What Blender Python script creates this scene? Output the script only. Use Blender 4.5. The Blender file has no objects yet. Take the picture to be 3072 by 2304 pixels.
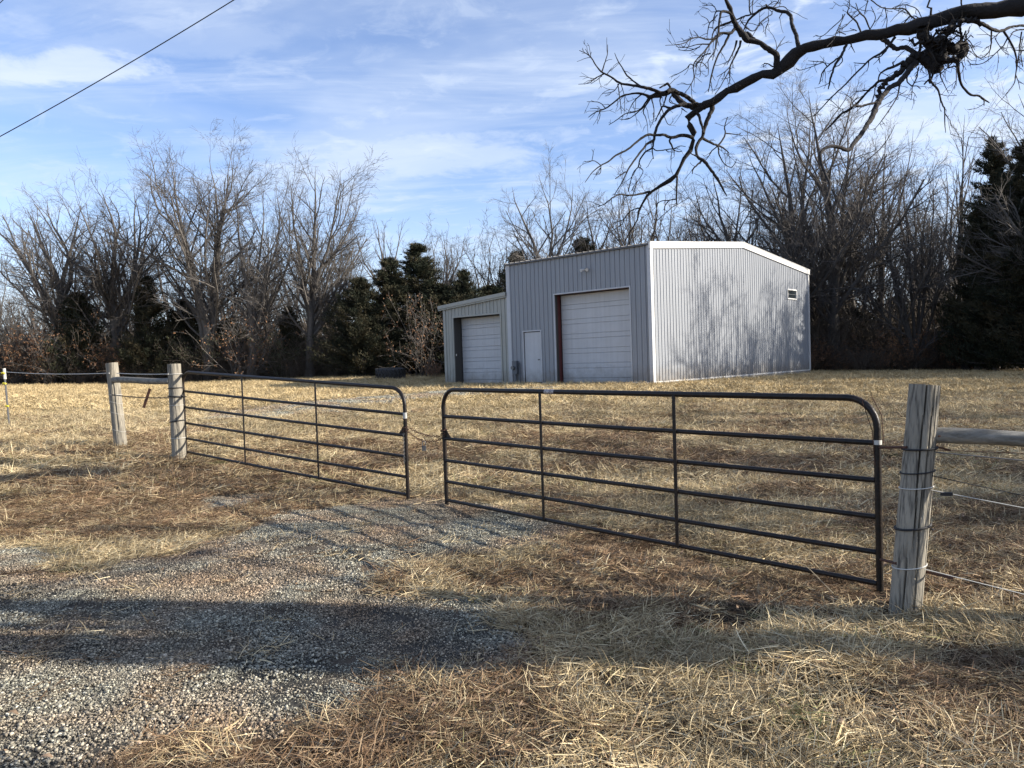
import bpy, bmesh, math, random
import numpy as np
from mathutils import Vector, Matrix, Euler

# ------------------------------------------------------------------ camera, world, sun
scn = bpy.context.scene
COL = scn.collection
F_PX, PITCH, ROLL, CAM_H = 2268.75, 0.0308177, 0.0331059, 1.65
cam_d = bpy.data.cameras.new('camera'); cam = bpy.data.objects.new('camera', cam_d)
COL.objects.link(cam); scn.camera = cam
cam_d.sensor_width = 36.0; cam_d.lens = 36.0*F_PX/3072.0; cam_d.clip_end = 3000; cam_d.clip_start = 0.05
cam.matrix_world = (Matrix.Translation((0, 0, CAM_H)) @ Matrix.Rotation(math.pi/2-PITCH, 4, 'X') @ Matrix.Rotation(-ROLL, 4, 'Z'))

SUN_EL = math.radians(23.0)
SUN_XY = Vector((0.989, -0.148)).normalized()
SUN = Vector((SUN_XY.x*math.cos(SUN_EL), SUN_XY.y*math.cos(SUN_EL), math.sin(SUN_EL)))
sd = bpy.data.lights.new('sun', 'SUN'); so = bpy.data.objects.new('sun', sd); COL.objects.link(so)
sd.energy = 5.0; sd.angle = math.radians(0.55); sd.color = (1.0, 0.92, 0.80)
so.rotation_euler = SUN.to_track_quat('Z', 'Y').to_euler()
so.location = (30, -10, 40)

world = bpy.data.worlds.new('World'); scn.world = world; world.use_nodes = True
def build_world():
    nt = world.node_tree; N = nt.nodes; L = nt.links; N.clear()
    out = N.new('ShaderNodeOutputWorld'); bg = N.new('ShaderNodeBackground'); bg.inputs['Strength'].default_value = 0.11
    sky = N.new('ShaderNodeTexSky'); sky.sky_type = 'NISHITA'; sky.sun_disc = False
    sky.sun_elevation = SUN_EL; sky.sun_rotation = math.atan2(SUN_XY.x, SUN_XY.y)
    sky.altitude = 200; sky.air_density = 1.0; sky.dust_density = 0.6; sky.ozone_density = 2.2
    tc = N.new('ShaderNodeTexCoord'); sp = N.new('ShaderNodeSeparateXYZ'); L.new(tc.outputs['Generated'], sp.inputs[0])
    def M(op, a, b=None, c=None):
        n = N.new('ShaderNodeMath'); n.operation = op
        for i, v in enumerate((a, b, c)):
            if v is None: continue
            if isinstance(v, (int, float)): n.inputs[i].default_value = v
            else: L.new(v, n.inputs[i])
        return n.outputs[0]
    zc = M('MAXIMUM', M('ADD', sp.outputs[2], 0.09), 0.03)
    u = M('DIVIDE', sp.outputs[0], zc); v = M('DIVIDE', sp.outputs[1], zc)
    cb = N.new('ShaderNodeCombineXYZ'); L.new(u, cb.inputs[0]); L.new(v, cb.inputs[1])
    def noise(scale, detail, rough, dist, sx, sy, rot=0.0, off=(0, 0, 0)):
        mp = N.new('ShaderNodeMapping'); mp.inputs['Scale'].default_value = (sx, sy, 1); mp.inputs['Rotation'].default_value = (0, 0, rot)
        mp.inputs['Location'].default_value = off
        L.new(cb.outputs[0], mp.inputs[0])
        n = N.new('ShaderNodeTexNoise'); n.inputs['Scale'].default_value = scale; n.inputs['Detail'].default_value = detail
        n.inputs['Roughness'].default_value = rough; n.inputs['Distortion'].default_value = dist
        L.new(mp.outputs[0], n.inputs['Vector']); return n.outputs['Fac']
    def ramp(f, a, b):
        m = N.new('ShaderNodeMapRange'); m.interpolation_type = 'SMOOTHSTEP'
        m.inputs['From Min'].default_value = a; m.inputs['From Max'].default_value = b
        L.new(f, m.inputs['Value']); return m.outputs[0]
    streak = ramp(noise(1.6, 11, 0.66, 0.9, 0.42, 1.7, 0.06, (3.1, 1.2, 0)), 0.40, 0.74)
    broad = ramp(noise(0.9, 5, 0.55, 0.5, 0.7, 1.2, -0.1, (6.3, 4.4, 0)), 0.42, 0.66)
    puff = ramp(noise(6.0, 6, 0.6, 0.5, 0.9, 1.0, 0.5, (1.7, 8.2, 0)), 0.50, 0.68)
    # altocumulus puffs thicken towards the sun side (+x) of the sky
    side = ramp(sp.outputs[0], 0.02, 0.5)
    d1 = M('MULTIPLY', M('ADD', M('MULTIPLY', streak, 0.55), M('MULTIPLY', broad, 0.55)), 0.90)
    d2 = M('MULTIPLY', M('MULTIPLY', puff, M('ADD', side, 0.30)), 0.8)
    dens = M('MINIMUM', M('ADD', d1, d2), 1.0)
    hor = ramp(M('MULTIPLY', sp.outputs[2], -1.0), -0.26, -0.02)      # veil thickens toward the horizon all round
    dens = M('MAXIMUM', dens, M('MULTIPLY', hor, 0.62))
    dens = M('MINIMUM', M('ADD', dens, M('MULTIPLY', side, 0.14)), 1.0)
    def bank(cx, cy, wx, wy, amt):        # a cloud bank fixed in the sky
        def uv(x, y):
            cp, sp_, cr, sr = math.cos(PITCH), math.sin(PITCH), math.cos(ROLL), math.sin(ROLL)
            a = (x-1536)/F_PX; b_ = (1152-y)/F_PX; rx = cr*a+sr*b_; up = -sr*a+cr*b_
            d = Vector((rx, cp+sp_*up, -sp_+cp*up)).normalized(); z = max(d.z+.09, .03); return d.x/z, d.y/z
        u0, v0 = uv(cx, cy); u1, _ = uv(cx+wx, cy); _, v1 = uv(cx, cy+wy)
        nz = noise(5.0, 7, 0.65, 0.3, 1, 1, 0, (cx*.01, 0, 0))
        e = M('ADD', M('POWER', M('ABSOLUTE', M('DIVIDE', M('SUBTRACT', u, u0), abs(u1-u0))), 2.0), M('POWER', M('ABSOLUTE', M('DIVIDE', M('SUBTRACT', v, v0), abs(v1-v0))), 2.0))
        e = M('ADD', e, M('MULTIPLY', M('SUBTRACT', nz, 0.5), 3.2))
        return M('MULTIPLY', M('SUBTRACT', 1.0, ramp(e, 0.2, 1.25)), amt)
    for q in ((200, 205, 330, 62, .8), (1672, 283, 85, 13, .45), (1250, 470, 420, 70, .55), (560, 120, 500, 60, .25)):
        dens = M('MINIMUM', M('MAXIMUM', dens, M('ADD', bank(*q), M('MULTIPLY', dens, 0.35))), 1.0)
    tint = N.new('ShaderNodeMix'); tint.data_type = 'RGBA'; tint.blend_type = 'MULTIPLY'; tint.inputs[0].default_value = 1.0
    L.new(sky.outputs[0], tint.inputs[6]); tint.inputs[7].default_value = SKY_TINT
    mix = N.new('ShaderNodeMix'); mix.data_type = 'RGBA'
    L.new(M('MULTIPLY', dens, 0.88), mix.inputs[0]); L.new(tint.outputs[2], mix.inputs[6])
    mix.inputs[7].default_value = CLOUD_COL
    L.new(mix.outputs[2], bg.inputs[0]); L.new(bg.outputs[0], out.inputs[0])
SKY_TINT = (1.0, .97, 1.10, 1)
CLOUD_COL = (3.75, 4.25, 5.05, 1)
build_world()
scn.view_settings.view_transform = 'Standard'; scn.view_settings.look = 'None'
scn.view_settings.exposure = 1.03; scn.view_settings.gamma = 1.0; scn.view_settings.use_curve_mapping = False
scn.render.engine = 'CYCLES'
scn.cycles.max_bounces = 5; scn.cycles.diffuse_bounces = 2; scn.cycles.glossy_bounces = 2; scn.cycles.transparent_max_bounces = 4

# ------------------------------------------------------------------ survey helpers (photo rays -> real places)
C0 = np.array([0, 0, CAM_H])
_cp, _sp, _cr, _sr = math.cos(PITCH), math.sin(PITCH), math.cos(ROLL), math.sin(ROLL)
_fwd = np.array([0, _cp, -_sp]); _r = np.array([1., 0, 0]); _u = np.array([0, _sp, _cp])
_up = _u*_cr+_r*_sr; _rt = _r*_cr-_u*_sr
def ray(x, y): return _fwd+_rt*((x-1536)/F_PX)+_up*((1152-y)/F_PX)
def at(x, y, Y):                       # point on the sight line at distance Y along the field
    d = ray(x, y); return C0+d*(Y/d[1])
rng = np.random.default_rng(11); R = random.Random(5)

def vnoise(x, y, s, seed=0):
    x = np.asarray(x, float)*s; y = np.asarray(y, float)*s
    xi = np.floor(x).astype(np.int64); yi = np.floor(y).astype(np.int64); fx = x-xi; fy = y-yi
    fx = fx*fx*(3-2*fx); fy = fy*fy*(3-2*fy)
    def h(a, b):
        n = (a*374761393+b*668265263+seed*974711) & 0x7fffffff
        n = ((n ^ (n >> 13))*1274126177) & 0x7fffffff
        return ((n ^ (n >> 16)) & 0xffff)/65535.0
    return (h(xi, yi)*(1-fx)+h(xi+1, yi)*fx)*(1-fy)+(h(xi, yi+1)*(1-fx)+h(xi+1, yi+1)*fx)*fy
def fbm(x, y, s, o=4, seed=0):
    a = 0; w = 1; t = 0
    for i in range(o): a = a+w*vnoise(x, y, s*2**i, seed+i*7); t += w; w *= .5
    return a/t

# ------------------------------------------------------------------ terrain heights
BF = np.array([5.350, 28.670, 0.636]); BYAW = 0.732462
EU = np.array([-math.cos(BYAW), math.sin(BYAW)]); EV = np.array([math.sin(BYAW), math.cos(BYAW)])
_cpnt = [(0,0,0),(3,0,0),(-3,0,.03),(2.49,4.84,-.07),(2.4,5.4,-.04),(-.8,8.6,.01),(-1.3,9,.02),(-5.27,11.9,.27),(-4.0,11.0,.13),(-2.6,10,.03),(-.2,7.9,-.03),(1.0,6.6,-.07),(-6.8,13,.38),
 (-11.6,17.4,.5),(-3.8,9,.1),(-2.8,36.0,.63),(0,33.2,.6),(5.2,28.2,.6),(10,33,.5),(16.2,40.4,.42),(-31,46,1.2),(-21,47,.96),(-11,47,1.0),
 (-4.9,47,.96),(19.6,46,.37),(24,45,.26),(29.8,44,.08),(-5.7,40.5,.86),(10,15,.1),(15,20,.12),(2,18,.28),(-5,24,.62),(-14,28,.75),
 (-40,0,.6),(40,0,-.1),(-60,60,1.5),(60,60,.2),(0,75,1.2),(0,-20,0),(-60,10,1),(60,10,0),(0,110,1.3),(-60,110,1.6),(70,110,.6)]
_P = np.array(_cpnt, float)
def _k(r2): return np.where(r2 > 1e-9, r2*np.log(np.maximum(r2, 1e-9))*.5, 0)
_n = len(_P); _A = np.zeros((_n+3, _n+3))
_d2 = ((_P[:, None, :2]-_P[None, :, :2])**2).sum(-1)
_A[:_n, :_n] = _k(_d2)+np.eye(_n)*2.0; _A[:_n, _n] = 1; _A[:_n, _n+1:] = _P[:, :2]; _A[_n, :_n] = 1; _A[_n+1:, :_n] = _P[:, :2].T
_W = np.linalg.solve(_A, np.r_[_P[:, 2], 0, 0, 0])
def hgt(x, y):
    x = np.asarray(x, float); y = np.asarray(y, float); sh = x.shape; x = x.ravel(); y = y.ravel()
    xc = np.clip(x, -70, 80); yc = np.clip(y, -25, 115)
    z = _W[_n]+_W[_n+1]*xc+_W[_n+2]*yc
    for i in range(_n): z = z+_W[i]*_k((xc-_P[i, 0])**2+(yc-_P[i, 1])**2)
    near = np.exp(-((x/30)**2+((y-8)/30)**2))
    z = z+(fbm(x, y, .5, 3, 3)-.5)*.10*near+(fbm(x, y, 2.6, 3, 9)-.5)*.05*near
    return z.reshape(sh)
def gz(x, y): return float(hgt(np.array([x]), np.array([y]))[0])
def ground_at(px, py):                 # where a sight line meets the field
    d = ray(px, py); t = 5.0; P = C0
    for _ in range(40):
        z = gz(P[0], P[1]); t = (z-CAM_H)/d[2] if d[2] < -1e-4 else 50; t = min(max(t, 1), 60); P = .5*P+.5*(C0+d*t)
    return C0+d*t

# ------------------------------------------------------------------ mesh + object helpers
def new_mesh(name, verts, faces, mats=(), smooth=False):
    me = bpy.data.meshes.new(name); me.from_pydata([tuple(map(float, v)) for v in verts], [], faces); 
    for m in mats: me.materials.append(m)
    if smooth: me.polygons.foreach_set('use_smooth', [True]*len(me.polygons))
    me.update(); return me
def np_mesh(name, verts, loops, mats=(), smooth=False, attr=None):
    """verts Nx3, loops Mx3 or Mx4 index array (or list of such)"""
    me = bpy.data.meshes.new(name); verts = np.ascontiguousarray(verts, np.float32)
    if not isinstance(loops, (list, tuple)): loops = [loops]
    loops = [l for l in loops if len(l)]
    li = np.concatenate([l.ravel() for l in loops]).astype(np.int32)
    tot = np.concatenate([np.full(len(l), l.shape[1], np.int32) for l in loops])
    st = np.r_[0, np.cumsum(tot)[:-1]].astype(np.int32)
    me.vertices.add(len(verts)); me.vertices.foreach_set('co', verts.ravel())
    me.loops.add(len(li)); me.loops.foreach_set('vertex_index', li)
    me.polygons.add(len(tot)); me.polygons.foreach_set('loop_start', st); me.polygons.foreach_set('loop_total', tot)
    if smooth: me.polygons.foreach_set('use_smooth', np.ones(len(tot), bool))
    for m in mats: me.materials.append(m)
    if attr:
        for k, a in attr.items():
            at_ = me.attributes.new(k, 'FLOAT', 'POINT'); at_.data.foreach_set('value', np.asarray(a, np.float32))
    me.update(calc_edges=True); me.validate(); return me
def obj(name, me, parent=None, loc=None, rot=None):
    o = bpy.data.objects.new(name, me); COL.objects.link(o)
    if loc is not None: o.location = tuple(map(float, loc))
    if rot is not None: o.rotation_euler = rot
    if parent is not None: o.parent = parent
    return o
def tag(o, label, cat, group=None):
    o['label'] = label; o['category'] = cat
    if group: o['group'] = group
    return o
def thing(name, label, cat, loc=(0, 0, 0), rz=0.0, group=None):
    o = bpy.data.objects.new(name, None); COL.objects.link(o); o.empty_display_size = .2
    o.location = tuple(map(float, loc)); o.rotation_euler = (0, 0, rz); return tag(o, label, cat, group)
def dup(root, loc, rz=0.0, label=None, group=None, scale=None):
    r = root.copy(); COL.objects.link(r); r.location = tuple(map(float, loc)); r.rotation_euler = (0, 0, rz)
    if scale: r.scale = scale
    if label: r['label'] = label
    if group: r['group'] = group
    for ch in root.children:
        c = ch.copy(); COL.objects.link(c); c.parent = r
    return r
class MB:
    """collects boxes, bars and tubes into one mesh"""
    def __init__(s): s.v = []; s.f = []
    def add(s, vs, fs):
        b = len(s.v); s.v += [tuple(v) for v in vs]; s.f += [tuple(i+b for i in f) for f in fs]
    def box(s, x0, x1, y0, y1, z0, z1):
        s.add([(x0,y0,z0),(x1,y0,z0),(x1,y1,z0),(x0,y1,z0),(x0,y0,z1),(x1,y0,z1),(x1,y1,z1),(x0,y1,z1)],
              [(0,3,2,1),(4,5,6,7),(0,1,5,4),(1,2,6,5),(2,3,7,6),(3,0,4,7)])
    def tube(s, pts, r, n=10, caps=True, jit=0):
        pts = [Vector(p) for p in pts]; m = len(pts)
        rr = r if hasattr(r, '__len__') else [r]*m
        t0 = (pts[1]-pts[0]).normalized(); ref = Vector((0, 0, 1)) if abs(t0.z) < .8 else Vector((1, 0, 0))
        a = t0.cross(ref).normalized(); rings = []
        b0 = len(s.v)
        for i, p in enumerate(pts):
            t = ((pts[min(i+1, m-1)]-pts[max(i-1, 0)])).normalized()
            a = (a-t*a.dot(t)).normalized(); b = t.cross(a)
            for k in range(n):
                th = 2*math.pi*k/n; q = rr[i]*(1+(R.uniform(-jit, jit) if jit else 0))
                s.v.append(tuple(p+(a*math.cos(th)+b*math.sin(th))*q))
        for i in range(m-1):
            for k in range(n):
                k2 = (k+1) % n
                s.f.append((b0+i*n+k, b0+i*n+k2, b0+(i+1)*n+k2, b0+(i+1)*n+k))
        if caps:
            s.f.append(tuple(b0+k for k in reversed(range(n)))); s.f.append(tuple(b0+(m-1)*n+k for k in range(n)))
    def build(s, name, mat, parent=None, smooth=False, loc=None, rot=None):
        me = new_mesh(name, s.v, s.f, [mat], smooth); o = obj(name, me, parent, loc, rot)
        if smooth:
            me.set_sharp_from_angle(angle=math.radians(40))
        return o

# ------------------------------------------------------------------ materials
def mat(name, col, rough=.8, metal=0.0, var=None, vscale=5.0, vamt=.35, bump=0.0, bscale=30.0, spec=.5, rnd=0.0, vmap=(1, 1, 1), coord='Object', extra=None):
    m = bpy.data.materials.new(name); m.use_nodes = True; nt = m.node_tree; N = nt.nodes; L = nt.links
    p = N['Principled BSDF']; p.inputs['Roughness'].default_value = rough; p.inputs['Metallic'].default_value = metal
    p.inputs['Specular IOR Level'].default_value = spec
    p.inputs['Base Color'].default_value = (*col, 1)
    tc = N.new('ShaderNodeTexCoord'); mp = N.new('ShaderNodeMapping'); mp.inputs['Scale'].default_value = vmap; L.new(tc.outputs[coord], mp.inputs[0])
    cur = None
    if var is not None:
        n = N.new('ShaderNodeTexNoise'); n.inputs['Scale'].default_value = vscale; n.inputs['Detail'].default_value = 6; n.inputs['Roughness'].default_value = .65
        L.new(mp.outputs[0], n.inputs['Vector'])
        mr = N.new('ShaderNodeMapRange'); mr.inputs['From Min'].default_value = .5-vamt*.5; mr.inputs['From Max'].default_value = .5+vamt*.5; L.new(n.outputs['Fac'], mr.inputs['Value'])
        mx = N.new('ShaderNodeMix'); mx.data_type = 'RGBA'; L.new(mr.outputs[0], mx.inputs[0]); mx.inputs[6].default_value = (*col, 1); mx.inputs[7].default_value = (*var, 1)
        cur = mx.outputs[2]
    if rnd:
        oi = N.new('ShaderNodeObjectInfo'); hs = N.new('ShaderNodeHueSaturation')
        mr2 = N.new('ShaderNodeMapRange'); mr2.inputs['To Min'].default_value = 1-rnd; mr2.inputs['To Max'].default_value = 1+rnd
        L.new(oi.outputs['Random'], mr2.inputs['Value']); L.new(mr2.outputs[0], hs.inputs['Value'])
        if cur: L.new(cur, hs.inputs['Color'])
        else: hs.inputs['Color'].default_value = (*col, 1)
        cur = hs.outputs[0]
    if extra: cur = extra(nt, cur, mp) or cur
    if cur: L.new(cur, p.inputs['Base Color'])
    if bump:
        n2 = N.new('ShaderNodeTexNoise'); n2.inputs['Scale'].default_value = bscale; n2.inputs['Detail'].default_value = 5; L.new(mp.outputs[0], n2.inputs['Vector'])
        bp = N.new('ShaderNodeBump'); bp.inputs['Strength'].default_value = bump; bp.inputs['Distance'].default_value = .02
        L.new(n2.outputs['Fac'], bp.inputs['Height']); L.new(bp.outputs[0], p.inputs['Normal'])
    return m
def attr_mix(name, other, a0=0.0, a1=1.0):
    def f(nt, cur, mp):
        N = nt.nodes; L = nt.links
        a = N.new('ShaderNodeAttribute'); a.attribute_name = name
        mx = N.new('ShaderNodeMix'); mx.data_type = 'RGBA'
        mr = N.new('ShaderNodeMapRange'); mr.inputs['From Min'].default_value = a0; mr.inputs['From Max'].default_value = a1
        L.new(a.outputs['Fac'], mr.inputs['Value']); L.new(mr.outputs[0], mx.inputs[0])
        if cur: L.new(cur, mx.inputs[6])
        mx.inputs[7].default_value = (*other, 1); return mx.outputs[2]
    return f

def dirt(nt, cur, mp):
    N = nt.nodes; L = nt.links; tc = N.new('ShaderNodeTexCoord'); sp = N.new('ShaderNodeSeparateXYZ'); L.new(tc.outputs['Object'], sp.inputs[0])
    n = N.new('ShaderNodeTexNoise'); n.inputs['Scale'].default_value = 3.5; n.inputs['Detail'].default_value = 7; n.inputs['Roughness'].default_value = .7; L.new(tc.outputs['Object'], n.inputs['Vector'])
    a = N.new('ShaderNodeMath'); a.operation = 'MULTIPLY_ADD'; L.new(n.outputs['Fac'], a.inputs[0]); a.inputs[1].default_value = -1.3; L.new(sp.outputs[2], a.inputs[2])
    mr = N.new('ShaderNodeMapRange'); mr.inputs[1].default_value = -.65; mr.inputs[2].default_value = .05; mr.inputs[3].default_value = .6; mr.inputs[4].default_value = 0; L.new(a.outputs[0], mr.inputs[0])
    mx = N.new('ShaderNodeMix'); mx.data_type = 'RGBA'; L.new(mr.outputs[0], mx.inputs[0]); L.new(cur, mx.inputs[6]); mx.inputs[7].default_value = (.15, .12, .085, 1)
    m2 = N.new('ShaderNodeMapping'); m2.inputs['Scale'].default_value = (9, 9, .35); L.new(tc.outputs['Object'], m2.inputs[0])
    k = N.new('ShaderNodeTexNoise'); k.inputs['Scale'].default_value = 1; k.inputs['Detail'].default_value = 5; L.new(m2.outputs[0], k.inputs['Vector'])
    r2 = N.new('ShaderNodeMapRange'); r2.inputs[1].default_value = .38; r2.inputs[2].default_value = .7; r2.inputs[3].default_value = 1.03; r2.inputs[4].default_value = .93; L.new(k.outputs['Fac'], r2.inputs[0])
    h = N.new('ShaderNodeHueSaturation'); L.new(r2.outputs[0], h.inputs['Value']); L.new(mx.outputs[2], h.inputs['Color']); return h.outputs[0]
M_SIDING = mat('grey_siding', (.272, .290, .316), .42, var=(.246, .262, .288), vscale=1.4, vamt=.6, bump=.12, bscale=1.6, vmap=(1, 1, .5), extra=dirt)
M_LEAN = mat('stone_siding', (.36, .365, .33), .45, var=(.31, .315, .285), vscale=1.2, vamt=.6, bump=.12, bscale=1.6, extra=dirt)
M_TRIM = mat('white_trim', (.66, .66, .65), .4, var=(.58, .57, .55), vscale=3, vamt=.7)
M_DOORW = mat('white_door_paint', (.50, .515, .535), .42, var=(.45, .46, .475), vscale=2.2, vamt=.6, vmap=(1, 1, 2), bump=.06, bscale=2, extra=dirt)
M_ROOF = mat('roof_metal', (.10, .10, .105), .5)
M_CORE = mat('wall_core', (.06, .055, .05), .9)
M_RED = mat('oxide_red_jamb', (.10, .022, .02), .6)
M_CONC = mat('concrete', (.36, .34, .30), .9, var=(.22, .21, .19), vscale=6, vamt=.5, bump=.3)
M_GLASS = mat('dark_glass', (.02, .025, .03), .08)
M_GREYBOX = mat('grey_enamel', (.10, .11, .125), .5)
M_GATE = mat('black_gate_paint', (.006, .006, .0065), .42, var=(.022, .014, .010), vscale=16, vamt=.3, spec=.3, bump=.15, bscale=60)
M_RUST = mat('rusty_steel', (.10, .04, .022), .85, var=(.05, .025, .018), vscale=25)
M_STEEL = mat('dull_steel', (.16, .16, .16), .5, metal=.6)
M_BLACKC = mat('black_cord', (.015, .015, .017), .7)
M_WHITEC = mat('white_cord', (.50, .49, .45), .7)
M_YELLOW = mat('yellow_plastic', (.75, .62, .03), .5)
M_STICK = mat('faded_sticker', (.5, .48, .46), .6, var=(.10, .06, .07), vscale=60, vamt=.25)
M_RUBBER = mat('tyre_rubber', (.018, .018, .019), .75, var=(.04, .038, .035), vscale=6)
def crack(nt, cur, mp):
    N = nt.nodes; L = nt.links
    tc = N.new('ShaderNodeTexCoord'); m2 = N.new('ShaderNodeMapping'); m2.inputs['Scale'].default_value = (60, 60, 1.6); L.new(tc.outputs['Object'], m2.inputs[0])
    n = N.new('ShaderNodeTexNoise'); n.inputs['Scale'].default_value = 1.0; n.inputs['Detail'].default_value = 4; L.new(m2.outputs[0], n.inputs['Vector'])
    mr = N.new('ShaderNodeMapRange'); mr.inputs['From Min'].default_value = .30; mr.inputs['From Max'].default_value = .52; L.new(n.outputs['Fac'], mr.inputs['Value'])
    mx = N.new('ShaderNodeMix'); mx.data_type = 'RGBA'; L.new(mr.outputs[0], mx.inputs[0]); mx.inputs[6].default_value = (.07, .063, .052, 1); L.new(cur, mx.inputs[7])
    return mx.outputs[2]
M_POST = mat('weathered_post_wood', (.34, .305, .24), .88, var=(.19, .172, .138), vscale=4, vamt=.45, bump=.5, bscale=18, vmap=(3, 3, .5), extra=crack)
M_RAIL = mat('weathered_rail_wood', (.27, .255, .22), .88, var=(.10, .094, .08), vscale=5, vamt=.35, bump=.5, bscale=14, vmap=(.5, 4, 4))
M_CRACK = mat('post_crack', (.03, .027, .022), .95)
M_BARK = mat('grey_bark', (.115, .103, .092), .95, var=(.062, .053, .047), vscale=3, vamt=.5, rnd=.25)
M_BARK2 = mat('pale_bark', (.155, .141, .127), .95, var=(.085, .075, .067), vscale=3, vamt=.5, rnd=.2)
M_DBARK = mat('dark_limb_bark', (.012, .010, .009), .95, var=(.024, .020, .018), vscale=9, vamt=.5, bump=.9, bscale=26)
def vcol_dark(nt, cur, mp):
    return attr_mix('tone', (.085, .062, .028))(nt, cur, mp)
M_CEDAR = mat('cedar_foliage', (.019, .026, .012), .9, rnd=.3, extra=vcol_dark)
M_SHRUB = mat('shrub_stems', (.135, .110, .085), .95, var=(.065, .052, .04), vscale=2, vamt=.5, rnd=.4)
M_RUSSET = mat('russet_leaves', (.19, .085, .04), .85, var=(.27, .155, .08), vscale=4, vamt=.5, rnd=.25)
M_OLIVE = mat('olive_leaves', (.045, .048, .018), .85, var=(.028, .032, .014), vscale=4, vamt=.5, rnd=.3)
M_LEAF = mat('dead_leaf', (.13, .08, .045), .8, var=(.25, .18, .12), vscale=20, rnd=.5)

# ------------------------------------------------------------------ GRAVEL / BARE areas (surveyed outlines, painted shade among them)
def poly_world(pts): return np.array([ground_at(*p)[:2] for p in pts])
G_MAIN = poly_world([(-160,1722),(0,1722),(289,1728),(405,1690),(564,1645),(723,1601),(767,1565),(853,1532),(960,1522),(1085,1508),(1180,1492),(1330,1490),(1480,1522),
  (1620,1560),(1740,1592),(1640,1625),(1480,1655),(1302,1682),(1180,1722),(1120,1760),(1180,1792),(1330,1798),(1470,1810),(1500,1890),(1535,1970),(1390,2030),(1180,1996),(1110,2020),
  (1150,2105),(1000,2142),(850,2180),(700,2170),(540,2220),(380,2270),(250,2400),(-300,2450)])
G_LEFT = poly_world([(-200,1632),(0,1637),(110,1640),(165,1680),(110,1712),(0,1716),(-200,1720)])
G_MID = poly_world([(590,1490),(790,1478),(800,1505),(680,1528),(590,1530)])
G_FAR = poly_world([(520,1262),(640,1236),(820,1214),(1000,1200),(1200,1184),(1345,1172),(1700,1160),(1700,1166),(1345,1190),(1180,1206),(1040,1234),(860,1246),(740,1262),(600,1278)])
SOIL_SHADE_SPOT = [poly_world(q) for q in ([(1640,1772),(1760,1756),(1950,1768),(1955,1795),(1800,1806),(1660,1800)], [(2560,1800),(2660,1780),(2720,1800),(2700,1856),(2600,1850)],  # dark soil spots; the one beside the right post paints its shadow
   [(1800,1330),(1900,1338),(1890,1362),(1790,1356)], [(2820,2060),(2900,2050),(2910,2085),(2830,2090)], [(1500,1930),(1540,1925),(1530,1985),(1495,1980)])]
def inside(poly, x, y):
    x = np.asarray(x); y = np.asarray(y); c = np.zeros(x.shape, bool); n = len(poly)
    for i in range(n):
        x1, y1 = poly[i]; x2, y2 = poly[(i+1) % n]
        if y1 == y2: continue
        k = ((y1 > y) != (y2 > y)) & (x < (x2-x1)*(y-y1)/(y2-y1)+x1); c ^= k
    return c
def sdist(poly, x, y):
    d = np.full(np.shape(x), 1e9); n = len(poly)
    for i in range(n):
        a = poly[i]; b = poly[(i+1) % n]; ab = b-a; L2 = max((ab**2).sum(), 1e-9)
        t = np.clip(((x-a[0])*ab[0]+(y-a[1])*ab[1])/L2, 0, 1)
        d = np.minimum(d, np.hypot(x-a[0]-t*ab[0], y-a[1]-t*ab[1]))
    return np.where(inside(poly, x, y), d, -d)
def gravel(x, y):
    x = np.asarray(x, float); y = np.asarray(y, float)
    n = (fbm(x, y, 3.0, 3, 21)-.5)*.42
    m = np.clip((np.maximum(np.maximum(sdist(G_MAIN, x, y), sdist(G_LEFT, x, y)), sdist(G_MID, x, y))+n)/.07+.5, 0, 1)
    return m
def fargravel(x, y):
    return np.clip((sdist(G_FAR, x, y)+(fbm(x, y, 1.1, 3, 5)-.5)*1.8)/.5+.5, 0, 1)
BROWN_SHADE_PATCH = [poly_world(q) for q in ([(-250,1560),(0,1490),(400,1445),(700,1450),(960,1475),(860,1528),(640,1610),(420,1650),(200,1640),(-200,1640)],  # brown litter, with tree shade on the grass painted into the same patches
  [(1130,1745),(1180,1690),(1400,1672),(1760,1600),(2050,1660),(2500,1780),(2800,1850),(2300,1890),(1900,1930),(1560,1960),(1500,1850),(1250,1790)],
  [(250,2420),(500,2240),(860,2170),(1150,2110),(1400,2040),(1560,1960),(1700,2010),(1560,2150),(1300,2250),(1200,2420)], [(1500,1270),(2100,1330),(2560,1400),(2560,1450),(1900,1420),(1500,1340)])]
def brown(x, y):  # weight of brown grass, painted shade included
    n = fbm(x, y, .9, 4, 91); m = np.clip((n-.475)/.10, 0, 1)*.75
    for q in BROWN_SHADE_PATCH: m = np.maximum(m, np.clip((sdist(q, x, y)+(n-.5)*2.2)/.35+.4, 0, 1)*.9)
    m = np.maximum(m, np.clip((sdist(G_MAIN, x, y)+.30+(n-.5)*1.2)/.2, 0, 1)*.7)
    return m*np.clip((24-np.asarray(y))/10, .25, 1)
def bare(x, y):
    m = np.clip((fbm(x, y, 2.1, 3, 17)-.635)/.03, 0, 1)*np.clip((14-np.asarray(y))/4, 0, 1)*.8*(1-gravel(x, y))
    for q in SOIL_SHADE_SPOT: m = np.maximum(m, np.clip((sdist(q, x, y)+(fbm(x, y, 6, 2, 4)-.5)*.12)/.05+.5, 0, 1))
    return m

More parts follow.
